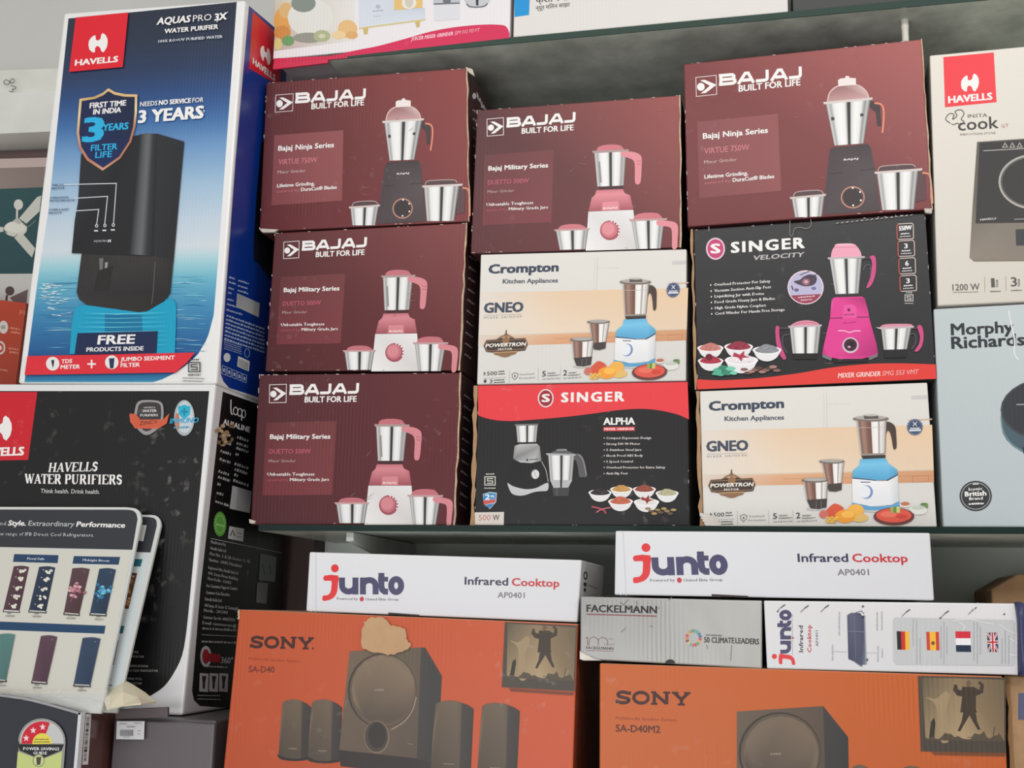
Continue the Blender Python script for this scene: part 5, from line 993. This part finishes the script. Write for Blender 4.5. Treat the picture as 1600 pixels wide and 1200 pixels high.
# --- tall blue box
t, f, sf, p, D = carton('water_purifier_box', HQ, 1.9, .28, 'tall blue water purifier box with white borders, topmost at left', 'box', [WB] * 4, (232, 232, 234), (228, 228, 228), 'water purifier boxes', GLOSS, bv=.004)
k1 = zoom(0, 0, 3.636); k2 = zoom(0, 300, 3.636)
def Lx(y):
    P = [(29, 107), (330, 75.6), (437, 59), (575, 41), (600, 38)]
    for (a, b), (c, d) in zip(P, P[1:]):
        if y <= c: return b + (d - b) * (y - a) / (c - a)
    return 38
def Rx(y):
    P = [(3, 370), (410, 340.5), (492, 334), (528, 324.5), (556, 308), (572, 289), (586, 269), (595.5, 247), (599.4, 228)]
    for (a, b), (c, d) in zip(P, P[1:]):
        if y <= c: return b + (d - b) * (y - a) / (c - a)
    return 228
SKY = [(3, (38, 46, 62)), (60, (40, 50, 70)), (110, (40, 58, 92)), (150, (42, 76, 130)), (190, (62, 108, 164)), (230, (108, 150, 196)), (290, (158, 188, 214)), (350, (192, 208, 222)), (390, (206, 216, 224)), (412, (160, 206, 216)), (440, (104, 176, 200)), (480, (66, 140, 182)), (520, (44, 110, 162)), (560, (28, 82, 140)), (590, (30, 100, 150)), (597, (60, 150, 186))]
A = Art(f, t, 'sky_and_water_picture', IDP, None, GLOSS)
rows = []; 
ys = sorted(set([3 + i * 10 for i in range(60)] + [597]))
def sky(y):
    for (a, c), (b, d) in zip(SKY, SKY[1:]):
        if y <= b: return lerp(c, d, (y - a) / (b - a))
    return SKY[-1][1]
for y in ys:
    yl = 29 + (y - 3) * (597 - 29) / 594
    rows.append(((Lx(yl), yl), (Rx(y), y), sky((y + yl) / 2)))
A.bands(rows)
r = random.Random(11)
A.Z = k2
for i in range(150):
    y = r.uniform(480, 905); x = r.uniform(185, 1130); wd = r.uniform(60, 300)
    if x + wd > 1180: wd = max(20, 1180 - x)
    c = ((104, 190, 212), (60, 146, 190), (170, 214, 228), (44, 116, 166), (86, 170, 200))[i % 5]
    A.line([(x, y), (x + wd * .5, y + r.uniform(-6, 6)), (x + wd, y + r.uniform(-3, 5))], r.uniform(1.5, 4.5), c, taper=[.1, 1, .1])
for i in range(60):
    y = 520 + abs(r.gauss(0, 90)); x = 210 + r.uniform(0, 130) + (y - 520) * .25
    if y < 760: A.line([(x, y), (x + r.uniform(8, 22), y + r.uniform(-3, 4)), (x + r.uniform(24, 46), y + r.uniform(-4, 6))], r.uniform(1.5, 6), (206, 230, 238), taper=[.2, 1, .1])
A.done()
A = Art(f, t, 'purifier_picture', k1, None, GLOSS)
A.Z = k2
A.poly(smooth([(412, 760), (424, 690), (436, 660), (470, 648), (700, 620), (960, 610), (990, 618), (1004, 650), (1003, 780)], 3, False) + [(998, 918), (400, 922)], (18, 158, 196)).poly([(600, 690), (810, 700), (815, 800), (600, 800)], (14, 116, 160))
for i in range(16): A.line([(430 + r.uniform(0, 60), 690 + i * 13), (700 + r.uniform(-80, 80), 694 + i * 13 + r.uniform(-5, 5)), (960, 686 + i * 13)], r.uniform(2, 5), ((120, 220, 236), (12, 110, 156))[i % 2], taper=[.1, 1, .1])
DK = (38, 40, 45)
q1 = lambda x, y: (x, y - 300 * 3.636)
A.grad([q1(465, 880), q1(560, 790), q1(770, 775), q1(830, 762), q1(900, 763), q1(905, 770), (880, 366), (412, 350), (430, 160), (448, 60)], [(38, 40, 46), (36, 38, 44), (32, 34, 38), (74, 76, 80), (44, 46, 50), (36, 38, 42), (34, 34, 37), (30, 30, 34), (36, 38, 42), (40, 42, 48)])
A.stripes([q1(800, 765), q1(900, 763), (865, 366), (740, 355)], [(0, (34, 36, 40)), (.3, (88, 90, 94)), (.5, (102, 104, 106)), (.75, (52, 54, 58)), (1, (34, 36, 40))])
A.grad([q1(900, 763), q1(1050, 808), (1025, 0), (990, 400), (880, 366)], [(44, 46, 50), (36, 38, 42), (34, 36, 40), (34, 34, 38), (42, 42, 46)])
A.grad([(468, 354), (880, 366), (990, 390), (972, 575), (940, 622), (840, 680), (790, 685), (500, 645), (455, 612), (440, 572)], [(50, 47, 48), (56, 52, 52), (40, 38, 40), (36, 34, 36), (34, 32, 34), (42, 38, 38), (48, 42, 42), (50, 46, 47), (46, 43, 44), (46, 44, 46)])
A.poly([(568, 380), (592, 378), (588, 440), (572, 450)], (110, 110, 112)).poly([(602, 402), (618, 402), (612, 450), (600, 446)], (150, 152, 154)).poly([(560, 450), (650, 420), (625, 560), (540, 565)], (38, 35, 36)).line([(886, 400), (876, 560), (866, 640)], 5, (88, 84, 84)).line([(470, 354), (870, 366)], 4, (28, 28, 30))
W2 = (214, 220, 226)
A.line([(330, -38), (666, -46), (650, 180)], 4.5, W2).line([(434, 38), (616, 28), (600, 185)], 4.5, W2).line([(434, 110), (566, 102), (554, 188)], 4.5, W2)
for x, y in ((554, 195), (601, 193), (649, 190)): A.ell(x, y, 9, 10, W2, 12).ell(x, y, 5, 6, (60, 62, 66), 8).poly([(x - 14, y + 24), (x + 8, y + 24), (x + 8, y + 32), (x - 14, y + 32)], W2)
A.text('AQUAS PRO', (538, 288), (612, 286), 12, (170, 174, 178), .1).text('3X', (616, 288), (636, 287), 14, WHITE, .2).done()
A = Art(f, t, 'indicator_lettering', k2, None, GLOSS); nv = (44, 66, 104)
for s, x0, y0, x1 in (('TANK FULL', 300, -30, 370), ('INDICATOR', 298, -12, 370), ('PURIFICATION', 292, 42, 392), ('PROCESS INDICATOR', 288, 58, 428), ('POWER & ALERT', 284, 110, 396), ('INDICATOR', 282, 128, 356)): A.text(s, (x0, y0), (x1, y0 - 3), 11, nv, .08)
A.done()
A = Art(f, t, 'logo', k1, None, GLOSS, 'red square logo'); A.poly([(436, 104), (734, 75), (703, 385), (398, 413)], (222, 30, 48)); havells_mark(A, 562, 250, 54, -.09); Art(f, A.done(), 'wordmark', k1, None, GLOSS).text('HAVELLS', (432, 377), (673, 355), 32, WHITE, .2).done()
A = Art(f, t, 'lettering', k1, None, GLOSS)
A.text('AQUAS', (896, 145), (1082, 130), 38, WHITE, .14, .15).text('PRO', (1100, 128), (1205, 119), 36, WHITE, .0).text('3X', (1225, 122), (1290, 114), 38, WHITE, .18).line([(1235, 130), (1300, 72)], 3, WHITE)
A.text('WATER PURIFIER', (940, 195), (1243, 168), 25, WHITE, .14).text('100% RO+UV PURIFIED WATER', (905, 248), (1268, 220), 16, (220, 224, 230), .1)
A.text('NEEDS', (801, 610), (898, 602), 26, WHITE, .05).text('NO SERVICE', (908, 601), (1088, 588), 26, WHITE, .16).text('FOR', (1098, 587), (1160, 583), 26, WHITE, .04).text('3 YEARS', (793, 702), (1156, 674), 68, WHITE, .18).text('*', (1156, 655), (1168, 654), 26, WHITE).done()
A = Art(f, t, 'warranty_shield', k1, None, GLOSS, 'navy shield with gold rim')
sh = [(622, 506), (660, 528), (720, 540), (786, 541), (784, 640), (775, 725), (752, 810), (690, 905), (590, 974), (500, 915), (455, 845), (442, 760), (450, 660), (458, 566), (540, 554), (590, 532)]
A.grad(sh, [(222, 186, 130)] * 4 + [(240, 214, 170), (190, 130, 90), (170, 108, 82), (180, 120, 96), (206, 160, 130), (190, 120, 94), (172, 108, 88), (210, 170, 140), (236, 210, 160), (226, 190, 130), (200, 160, 100), (220, 184, 130)])
A.grad([(614 + (x - 614) * .92, 735 + (y - 735) * .93) for x, y in sh], [(22, 34, 66)] * 6 + [(20, 40, 90)] * 4 + [(20, 36, 76)] * 6)
A.text('FIRST TIME', (516, 620), (720, 603), 30, WHITE, .14).text('IN INDIA', (536, 655), (692, 642), 29, WHITE, .14)
CY = (40, 176, 226)
A.text('3', (480, 808), (584, 802), 130, CY, .2).text('YEARS', (590, 748), (733, 738), 38, CY, .14).text('FILTER', (523, 862), (671, 852), 34, CY, .1).text('LIFE', (548, 902), (640, 896), 34, CY, .1).done()
A = Art(f, t, 'free_offer_panel', k2, None, GLOSS)
A.poly([(448, 805), (902, 793), (894, 918), (430, 926)], (24, 38, 78)).text('FREE', (562, 868), (768, 863), 50, WHITE, .16, .05).text('PRODUCTS INSIDE', (498, 910), (820, 902), 23, WHITE, .12)
A.poly([(163, 935), (1115, 915), (1070, 970), (1003, 1028), (147, 1042)], (222, 44, 58))
A.ell(307, 978, 38, 39, (232, 230, 230)).ell(642, 970, 38, 39, (232, 230, 230)).poly([(298, 958), (316, 956), (314, 980), (308, 1004), (302, 980)], (40, 44, 50)).poly([(626, 948), (658, 946), (652, 1004), (632, 1006)], (38, 52, 84))
A.text('TDS', (356, 976), (416, 973), 22, WHITE, .12).text('METER', (352, 1008), (460, 1005), 22, WHITE, .12).line([(528, 956), (528, 1004)], 9, WHITE).line([(504, 980), (552, 980)], 9, WHITE).text('JUMBO SEDIMENT', (693, 964), (998, 954), 22, WHITE, .12).text('FILTER', (693, 998), (800, 994), 22, WHITE, .12)
A.done()
A = Art(f, t, 'standards_mark', k2, None, GLOSS); bis_mark(A, 1110, 998, 32, (70, 72, 76)); A.scribble((1042, 1062), (1170, 1066), 5, (90, 90, 94)).scribble((1042, 1078), (1156, 1082), 5, (90, 90, 94)); A.done()
# side of the tall box
A = Art(sf, t, 'blue_side_panel', IDP, None, GLOSS)
A.poly([(389, 9), (447, 58), (447, 652), (414, 624), (358, 606), (349, 596), (345, 585), (345, 560), (368, 250)], (10, 52, 140)).poly(smooth([(408, 225), (430, 210), (447, 215), (447, 470), (425, 440), (402, 410), (396, 390)], 2), (22, 26, 38)).done()
A = Art(sf, t, 'side_logo', k1, None, GLOSS, 'red logo on the side'); A.poly([(1436, 66), (1600, 215), (1590, 490), (1414, 388)], (214, 28, 44)); havells_mark(A, 1508, 310, 48, .45, k=.62); Art(sf, A.done(), 'wordmark', k1, None, GLOSS).text('HAVELLS', (1436, 362), (1562, 462), 34, WHITE, .16).done()
A = Art(sf, t, 'side_lettering', k2, None, GLOSS); g2 = (170, 186, 214)
for i, (x, y, L) in enumerate(((1300, 488, 34), (1352, 506, 60), (1298, 515, 40), (1350, 535, 56), (1296, 548, 30), (1348, 562, 60), (1294, 575, 20), (1290, 612, 34), (1288, 640, 76), (1284, 672, 90))): A.scribble((x, y), (x + L, y + L * .32), 10, g2, i)
for i in range(7): A.scribble((1284 - i * 2, 706 + i * 22), (1500, 706 + i * 22 + 78), 12, g2, i)
for i in range(5): A.scribble((1272, 842 + i * 12), (1370, 874 + i * 12), 5, g2, i)
A.cut().ring(1403, 915, 16, 26, 3, g2).done()
A = Art(sf, t, 'side_stickers', k2, None, MATTE, 'silver sticker, barcode and icons'); A.grad([(1345, 574), (1474, 632), (1468, 712), (1340, 652)], [(150, 156, 166), (190, 192, 196), (200, 198, 196), (170, 174, 180)]).cut().poly([(1352, 932), (1418, 962), (1412, 1020), (1346, 990)], (226, 226, 228))
for i in range(9): A.line([(1358 + i * 6, 945 + i * 3), (1355 + i * 6, 990 + i * 3)], 2.5, (40, 40, 44))
A.cut().ell(1288, 940, 20, 26, (214, 220, 226), 12)
for i in range(5): A.line([(1262 + i * 29, 985 + i * 12), (1284 + i * 29, 994 + i * 12), (1280 + i * 29, 1040 + i * 11), (1258 + i * 29, 1030 + i * 11)], 3, g2, closed=True).ell(1271 + i * 29, 1012 + i * 12, 6, 12, g2, 8)
A.done()
# ================================================================== BACKGROUND AT LEFT: fan box, orange box on a ledge
def bg_box(name, Qk, Y, depth, label, col, side, m, zb=None): return carton(name, Qk, Y, depth, label, 'box', col, side, side, None, m, zb=zb)
t, f, sf, p, D = bg_box('ceiling_fan_box', ((-170, 301), (80, 291.5), (62, 600), (-200, 606)), 2.35, .2, 'teal box with a white ceiling fan picture behind the tall blue box', [(44, 84, 88), (40, 78, 82), (30, 66, 72), (34, 70, 76)], (40, 60, 64), MATTE, None)
FY = p[3].z
A = Art(f, t, 'white_band', k2, None, MATTE); A.poly([(-600, 468), (200, 464), (180, 700), (-600, 720)], (206, 206, 202)).poly([(55, 600), (160, 552), (150, 640), (90, 640)], (110, 92, 92)).ell(56, 562, 26, 26, (84, 66, 64)).line([(40, 585), (36, 620)], 14, (84, 66, 64)).done()
A = Art(f, t, 'fan_picture', k2, None, MATTE)
FW = (206, 206, 196)
A.poly([(108, 150), (210, 30), (235, 20), (225, 110), (150, 180)], FW).poly([(80, 258), (125, 232), (200, 320), (182, 372), (160, 350)], FW).poly([(-80, 190), (20, 200), (20, 225), (-80, 240)], FW).ell(88, 210, 66, 44, (214, 212, 202)).ell(88, 200, 60, 30, (226, 224, 214)).line([(98, 90), (96, 165)], 12, FW).ell(105, 72, 26, 30, (216, 214, 206)).poly([(72, 165), (100, 145), (125, 170), (110, 185)], (188, 188, 180)).line([(20, 215), (40, 232)], 6, (90, 100, 100)).line([(80, 258), (100, 240)], 4, (110, 116, 112)).line([(130, 180), (160, 200), (205, 160)], 4, (130, 134, 128)).done()
t, f, sf, p, D = bg_box('orange_carton', ((-150, 452), (41, 473), (24, 604), (-170, 600)), 2.25, .09, 'orange carton with round white icons in front of the fan box', [(186, 66, 34), (178, 62, 36), (160, 54, 32), (168, 56, 30)], (140, 54, 34), MATTE, None)
A = Art(f, t, 'icons', k2, None, MATTE); A.ell(20, 768, 26, 37, (208, 200, 194)).ell(18, 768, 14, 12, (160, 154, 150)).cut().ell(2, 885, 28, 38, (214, 204, 200)).ell(2, 885, 20, 28, (186, 70, 60)).ell(2, 885, 9, 12, (214, 204, 200)).cut().text('FI', (112, 698), (140, 700), 26, (206, 120, 90), .1).cut().scribble((58, 776), (112, 786), 12, (208, 130, 100)).scribble((62, 800), (114, 808), 12, (208, 130, 100)).cut().scribble((50, 893), (104, 900), 12, (208, 130, 100)).scribble((54, 914), (104, 920), 12, (208, 130, 100)).cut().scribble((-10, 1012), (44, 1020), 10, (208, 130, 100)).done()
zl = min(p[3].z, p[2].z)
tag(bevel(mesh('side_shelf_board', *boxvf(-2.2, 2.22, min(FY, zl) - .05, -1.06, 2.97, min(FY, zl) - .012), mat('side_board', (150, 140, 130), .5)), .002), 'board carrying the fan box and orange carton behind the tall blue box', 'shelf')
# ================================================================== REFRIGERATORS AT LOWER LEFT
# grey one behind
Yg = 1.85; fg = front(Yg)
a = fg.P(178, 1118); zt = 1.364
Xl = a.x + .0015; Xr = fg.P(336, 1118).x
t = thing('refrigerator', ((Xl + Xr) / 2, Yg + .3, 0), 'dark grey refrigerator under the wide black box, with white sticker', 'refrigerator')
bevel(mesh('cabinet', *boxvf(Xl, Yg + .012, 0, Xr - .004, Yg + .5, zt), mat('grey_cabinet', (96, 92, 95), .35, noise=.2, nscale=6), t), .004)
bevel(mesh('door', *boxvf(Xl, Yg, .06, Xr, Yg + .012, zt - .004), mat('grey_door', (104, 98, 102), .25, metal=.2), t), .003)
fgl = Face((0, Yg - .002, 0), (0, -1, 0))
c0 = [fgl.P(*Z4(*q)) for q in ((660, 866), (960, 852), (960, 912), (664, 922))]
tag(bevel(mesh('cover_strip', *prism([v + V((0, -.005, 0)) for v in c0], V((0, .0068, 0))), mat('lip_brown_grey', (88, 78, 80), .4)), .001), 'brown-grey strip along the top front edge of the grey refrigerator', 'strip')
fs_ = Face((0, Yg - .0065, 0), (0, -1, 0))
A = Art(fs_, t, 'sticker', Z4, None, MATTE, 'white barcode sticker')
A.poly([(664, 934), (822, 934), (818, 1038), (660, 1036)], (222, 222, 226)).scribble((680, 950), (722, 950), 5, (90, 90, 100)).scribble((760, 946), (808, 947), 5, (90, 90, 100)).scribble((722, 968), (770, 968), 6, (80, 80, 90)).line([(676, 956), (812, 957)], 1.5, (180, 180, 186))
for i in range(22): A.line([(682 + i * 3.6, 983), (681 + i * 3.6, 1018)], 1.2 + (i * 7 % 3) * .6, (60, 60, 66))
A.scribble((700, 1026), (740, 1026), 4, (110, 110, 120)).scribble((784, 990), (800, 990), 4, (110, 110, 120)).scribble((784, 1008), (800, 1008), 4, (110, 110, 120)).done()
# black one in front, arched door top
Yb = 1.765; fb = front(Yb)
XL = fb.P(-190, 1085).x
prof = [(-190, 1110), (-120, 1094), (-60, 1085), (0, 1084.5), (41, 1090), (82, 1100.5), (110, 1108.5), (127, 1113.5)]
pt = [fb.P(x, y) for x, y in prof]
Xd = pt[-1].x; zs = pt[-1].z
t = thing('refrigerator', ((XL + Xd) / 2, Yb + .3, 0), 'black refrigerator with arched door top and star rating label at lower left', 'refrigerator')
XR2 = Xd
side = [V((XR2, Yb + .008, 0)), V((XR2, Yb + .008, zs - .004)), V((XR2, 1.885, zs - .004)), V((XR2, 1.885, 1.362)), V((XR2, 2.4, 1.362)), V((XR2, 2.4, 0))]
bevel(mesh('cabinet', *prism(side, V((XL - XR2, 0, 0))), mat('brown_cabinet_side', (92, 60, 56), .2, spec=.7), t), .002)
door = pt + [V((Xd, Yb, .06)), V((XL, Yb, .06))]
bevel(mesh('door', *prism(door[::-1], V((0, .008, 0))), mat('black_glass_door', (52, 54, 62), .18, spec=.5), t), .0015)
crown = pt + [q + V((0, 0, -.0035)) for q in pt[::-1]]
o = mesh('door_rim', *prism([q + V((0, -.002, 0)) for q in crown], V((0, .01, 0))), mat('silver_rim', (170, 170, 176), .3, metal=.4), t)
o = mesh('edge_trim', *boxvf(Xd - .004, Yb - .002, .06, Xd + .0015, Yb + .01, zs), mat('white_trim', (214, 214, 220), .3), t); o['label'] = 'white trim down the door edge'
fside = Face((Xd + .0012, 0, 0), (1, 0, 0))
A = Art(fside, t, 'barcode_sticker', Z4, None, MATTE, 'tall white barcode strip on the side')
A.poly([(488, 894), (519, 892), (500, 1180), (466, 1182)], (220, 220, 222))
r = random.Random(5); y = 912
while y < 1160:
    k = (y - 893) / 288; xa = 498 - 22 * k; A.line([(xa - 5, y), (xa + 12, y - 1)], r.uniform(1.5, 5), (40, 40, 44)); y += r.uniform(4, 9)
A.done()
fst = Face((0, Yb - .003, 0), (0, -1, 0))
A = Art(fst, t, 'star_rating_label', Z4, None, MATTE, 'green, red and white star rating label')
A.poly([(110, 1050)] + [(238 + 134 * math.cos(math.radians(k)), 1050 - 132 * math.sin(math.radians(k))) for k in range(180, -1, -9)] + [(372, 1060), (352, 1330), (80, 1330)], (150, 150, 146))
A.poly([(116, 1056)] + [(238 + 124 * math.cos(math.radians(k)), 1052 - 122 * math.sin(math.radians(k))) for k in range(180, -1, -9)] + [(362, 1060)], (196, 198, 200))
A.poly([(122, 1062), (240, 1062)] + [(240 + 118 * math.cos(math.radians(k)), 1052 - 118 * math.sin(math.radians(k))) for k in range(68, 181, 8)], (204, 24, 48))
A.poly([(178, 1066)] + [(240 + 56 * math.cos(math.radians(k)), 1062 - 60 * math.sin(math.radians(k))) for k in range(180, -1, -12)], (228, 214, 82)).scribble((196, 1040), (278, 1040), 6, (60, 50, 40)).scribble((192, 1054), (284, 1054), 6, (60, 50, 40))
for cx, cy in ((149, 1030), (189, 986), (243, 967)):
    A.poly([(cx + (19 if k % 2 == 0 else 8) * math.sin(math.pi * k / 5), cy - (21 if k % 2 == 0 else 9) * math.cos(math.pi * k / 5)) for k in range(10)], (236, 214, 220))
A.poly([(104, 1064), (364, 1066), (350, 1100), (232, 1150), (112, 1100)], (24, 24, 28)).text('POWER SAVINGS', (132, 1098), (336, 1100), 17, (228, 228, 230), .12).text('GUIDE', (188, 1123), (266, 1124), 17, (228, 228, 230), .12)
A.poly([(102, 1106), (232, 1154), (354, 1106), (336, 1330), (84, 1330)], (196, 208, 130)).ell(220, 1158, 34, 36, (130, 140, 96)).ell(220, 1158, 29, 31, (206, 210, 160)).poly([(206, 1138), (236, 1136), (230, 1180), (210, 1184)], (74, 70, 50)).done()
# ================================================================== CATALOGUE BOARDS leaning on the wide box
def board(name, outline, bottomY, lean, Zf, label, draws):
    f0 = Face((0, bottomY, 1.375), (0, -math.cos(lean), math.sin(lean)))
    pts = [f0.P(*Zf(*q)) for q in outline]
    zb = zs - .0018; up = V((0, math.sin(lean), math.cos(lean)))
    pts = [q if q.z > zb + .02 else q + up * ((zb - q.z) / up.z) for q in pts]
    t = thing(name, (sum(q.x for q in pts) / len(pts), bottomY, 1.37), label, 'board', 'refrigerator catalogue boards')
    n = f0.n
    mesh('board', *prism(pts, -n * .005), mat('board_edge_white', (206, 208, 206), .35), t)
    draws(f0, t)
Zb = zoom(0, 780, 2.857)
def draw_front(f0, t):
    A = Art(f0, t, 'header_panel', Zb, None, PLAIN); A.poly([(-160, 46)] + smooth([(560, 47), (590, 50), (608, 64), (614, 90)], 3, False) + [(591, 226), (-160, 210)], (48, 50, 56)).text('nd', (0, 116), (26, 117), 17, (190, 190, 194)).text('Style.', (36, 117), (114, 118), 22, WHITE, .14, .15).text('Extraordinary', (126, 118), (330, 122), 22, (206, 206, 210), 0, .1).text('Performance', (341, 122), (556, 127), 22, WHITE, .14, .15).text('w range of', (0, 162), (104, 163), 15, (190, 190, 194)).text('IFB Direct Cool Refrigerators.', (112, 163), (420, 168), 15, (200, 200, 204)).done()
    A = Art(f0, t, 'content_panel', Zb, None, PLAIN); A.poly([(-160, 216), (589, 232), (466, 872), (-160, 872)], (208, 206, 196))
    for q, s, a, b in (([(64, 245), (262, 250), (258, 286), (58, 280)], 'Floral Falls', (122, 270), (198, 272)), ([(330, 254), (537, 258), (530, 293), (324, 288)], 'Midnight Bloom', (370, 276), (488, 280))): A.poly(q, (32, 62, 98)).text(s, a, b, 10, (220, 224, 230), .06)
    A.poly([(-160, 540), (472, 565), (466, 601), (-160, 578)], (30, 66, 102)).done()
    FR = [((62, 300), (131, 303), (88, 498), (15, 494), (70, 42, 54), 'w'), ((176, 303), (248, 306), (207, 500), (130, 496), (26, 40, 62), 'w'), ((325, 310), (402, 313), (356, 512), (287, 507), (72, 46, 52), 'p'), ((446, 312), (519, 316), (476, 514), (404, 510), (28, 48, 72), 'b'),
          ((0, 604), (70, 606), (30, 808), (-38, 802), (72, 112, 110), ''), ((186, 612), (258, 616), (212, 818), (145, 813), (76, 50, 64), ''), ((372, 621), (451, 624), (406, 830), (332, 827), (36, 54, 80), '')]
    r = random.Random(9)
    for a, b, c, d, col, dec in FR:
        A = Art(f0, t, 'refrigerator_picture', Zb, None, PLAIN)
        top = smooth([a, ((a[0] + b[0]) / 2 + 3, a[1] - 3), b], 4, False)
        lt = tuple(min(255, v + 14) for v in col)
        A.grad(top + [c, d], [lt] * (len(top)) + [col, lt]); A.line([d, (d[0], d[1] + 8), (c[0], c[1] + 8), c], 4, (40, 40, 44)); A.line([(d[0] + 4, d[1] + 2), (c[0] - 4, c[1] + 2)], 3, (226, 226, 224))
        i = lambda u, v: lerp(lerp(a, b, u), lerp(d, c, u), v)
        if dec == 'w':
            for v in (.1, .28, .5, .7, .9):
                for k in range(7): x, y = i(.62 + r.uniform(-.14, .2) - .0, v + r.uniform(-.035, .035)); A.ell(x, y, 5.5, 5.5, (224, 222, 208), 8)
                x, y = i(.3, v - .04); A.ell(x, y, 3, 2.5, (206, 204, 194), 6)
        if dec in 'pb' and dec:
            cc = ((196, 140, 152), (160, 98, 112), (216, 170, 178)) if dec == 'p' else ((70, 156, 196), (44, 112, 160), (120, 190, 216))
            for k in range(26): x, y = i(.5 + r.gauss(0, .17), .48 + r.gauss(0, .085)); A.poly(smooth([(x - 9, y), (x, y - 7), (x + 9, y - 2), (x + 2, y + 7)], 2), cc[k % 3])
            A.line([i(.4, .6), i(.3, .75)], 3, cc[1])
        x, y = i(.75, .07); A.line([(x - 4, y), (x + 4, y)], 2, (150, 150, 156)); A.done()
    A = Art(f0, t, 'captions', Zb, None, PLAIN)
    for x, y in ((28, 512), (148, 514), (300, 522), (425, 527), (-10, 822), (150, 832), (348, 844)): A.cut().scribble((x + 8, y), (x + 26, y + 1), 5, (120, 118, 112)).scribble((x, y + 12), (x + 40, y + 13), 5, (130, 128, 122))
    A.done()
def draw_back(f0, t):
    A = Art(f0, t, 'header_panel', Zb, None, PLAIN); A.poly([(500, 78)] + smooth([(660, 79), (686, 84), (698, 96), (700, 118)], 3, False) + [(672, 238), (500, 232)], (46, 48, 54)).poly([(618, 114), (655, 116), (640, 188), (608, 184)], (206, 206, 204)).done()
    A = Art(f0, t, 'content_panel', Zb, None, PLAIN); A.poly([(500, 236), (670, 244), (528, 866), (440, 866)], (204, 212, 214)).poly([(592, 266), (637, 268), (628, 301), (584, 299)], (34, 100, 112)).poly([(536, 565), (556, 566), (548, 600), (530, 599)], (34, 100, 112)).line([(527, 630), (505, 740)], 5, (44, 50, 62)).line([(580, 232), (590, 240)], 2, (120, 120, 120))
    A.poly([(588, 328), (613, 330), (574, 490), (553, 488)], (84, 56, 42)); r = random.Random(4)
    for i in range(16): v = r.random(); A.ell(598 - v * 34 + r.uniform(-6, 6), 335 + v * 148, 6, 6, ((172, 116, 72), (120, 78, 50), (196, 148, 100))[i % 3], 8)
    A.line([(486, 830), (502, 832)], 5, (120, 120, 120)).done()
LEAN = math.radians(15)
board('catalogue_board', [(450, 70)] + smooth([(640, 70), (690, 72), (712, 88), (718, 116)], 3, False) + [(532, 905), (350, 905)], 1.806, LEAN, Zb, 'rear catalogue board leaning on the wide black box, mostly hidden', draw_back)
board('catalogue_board', [(-180, 34)] + smooth([(560, 36), (606, 42), (626, 62), (630, 96)], 3, False) + [(462, 905), (-180, 905)], 1.784, LEAN, Zb, 'front catalogue board with refrigerator pictures leaning at lower left', draw_front)
# ================================================================== PACKING SHEET AND PLASTIC FILM on the refrigerators
fp = front(1.80)
k = lambda x, y, Y: front(Y).P(*Z4(x, y))
vs = [k(590, 806, 1.80), k(640, 752, 1.82), k(697, 700, 1.83), k(760, 738, 1.83), k(822, 778, 1.83), k(884, 832, 1.83), k(800, 840, 1.78), k(700, 850, 1.772), k(610, 872, 1.77), k(700, 775, 1.795), k(780, 806, 1.80)]
fs = [(0, 1, 9), (1, 2, 9), (2, 3, 9), (3, 10, 9), (3, 4, 10), (4, 5, 10), (5, 6, 10), (6, 7, 10), (7, 9, 10), (7, 8, 9), (8, 0, 9)]
o = mesh('packing_sheet', vs, fs, mat('cream_foam_sheet', (224, 216, 190), .5)); md = o.modifiers.new('thickness', 'SOLIDIFY'); md.thickness = .0025
tag(o, 'folded cream packing sheet on the refrigerators beside the boards', 'sheet')
m = bpy.data.materials.new('clear_film'); m.use_nodes = True; b = m.node_tree.nodes['Principled BSDF']; b.inputs['Base Color'].default_value = (.82, .82, .78, 1); b.inputs['Roughness'].default_value = .22; b.inputs['Alpha'].default_value = .2; b.inputs['Specular IOR Level'].default_value = .9
vs = []; fs = []; r = random.Random(8); nx, ny = 22, 7
for j in range(ny + 1):
    for i in range(nx + 1):
        u = i / nx; v = j / ny
        x = 60 + 560 * u + r.uniform(-5, 5); y = lerp((765, 0), (800 + 84 * u, 0), v)[0] - 10 * u * (1 - v) * 2 + r.uniform(-5, 5) + (14 * u if v < .5 else 0)
        vs.append(front(1.782 - .02 * v).P(*Z4(x, y)) + V((0, r.uniform(-.0025, .0025), 0)))
for j in range(ny):
    for i in range(nx): q = j * (nx + 1) + i; fs.append((q, q + 1, q + nx + 2, q + nx + 1))
tag(mesh('plastic_film', vs, fs, m), 'crumpled clear plastic film over the top of the black refrigerator', 'film')
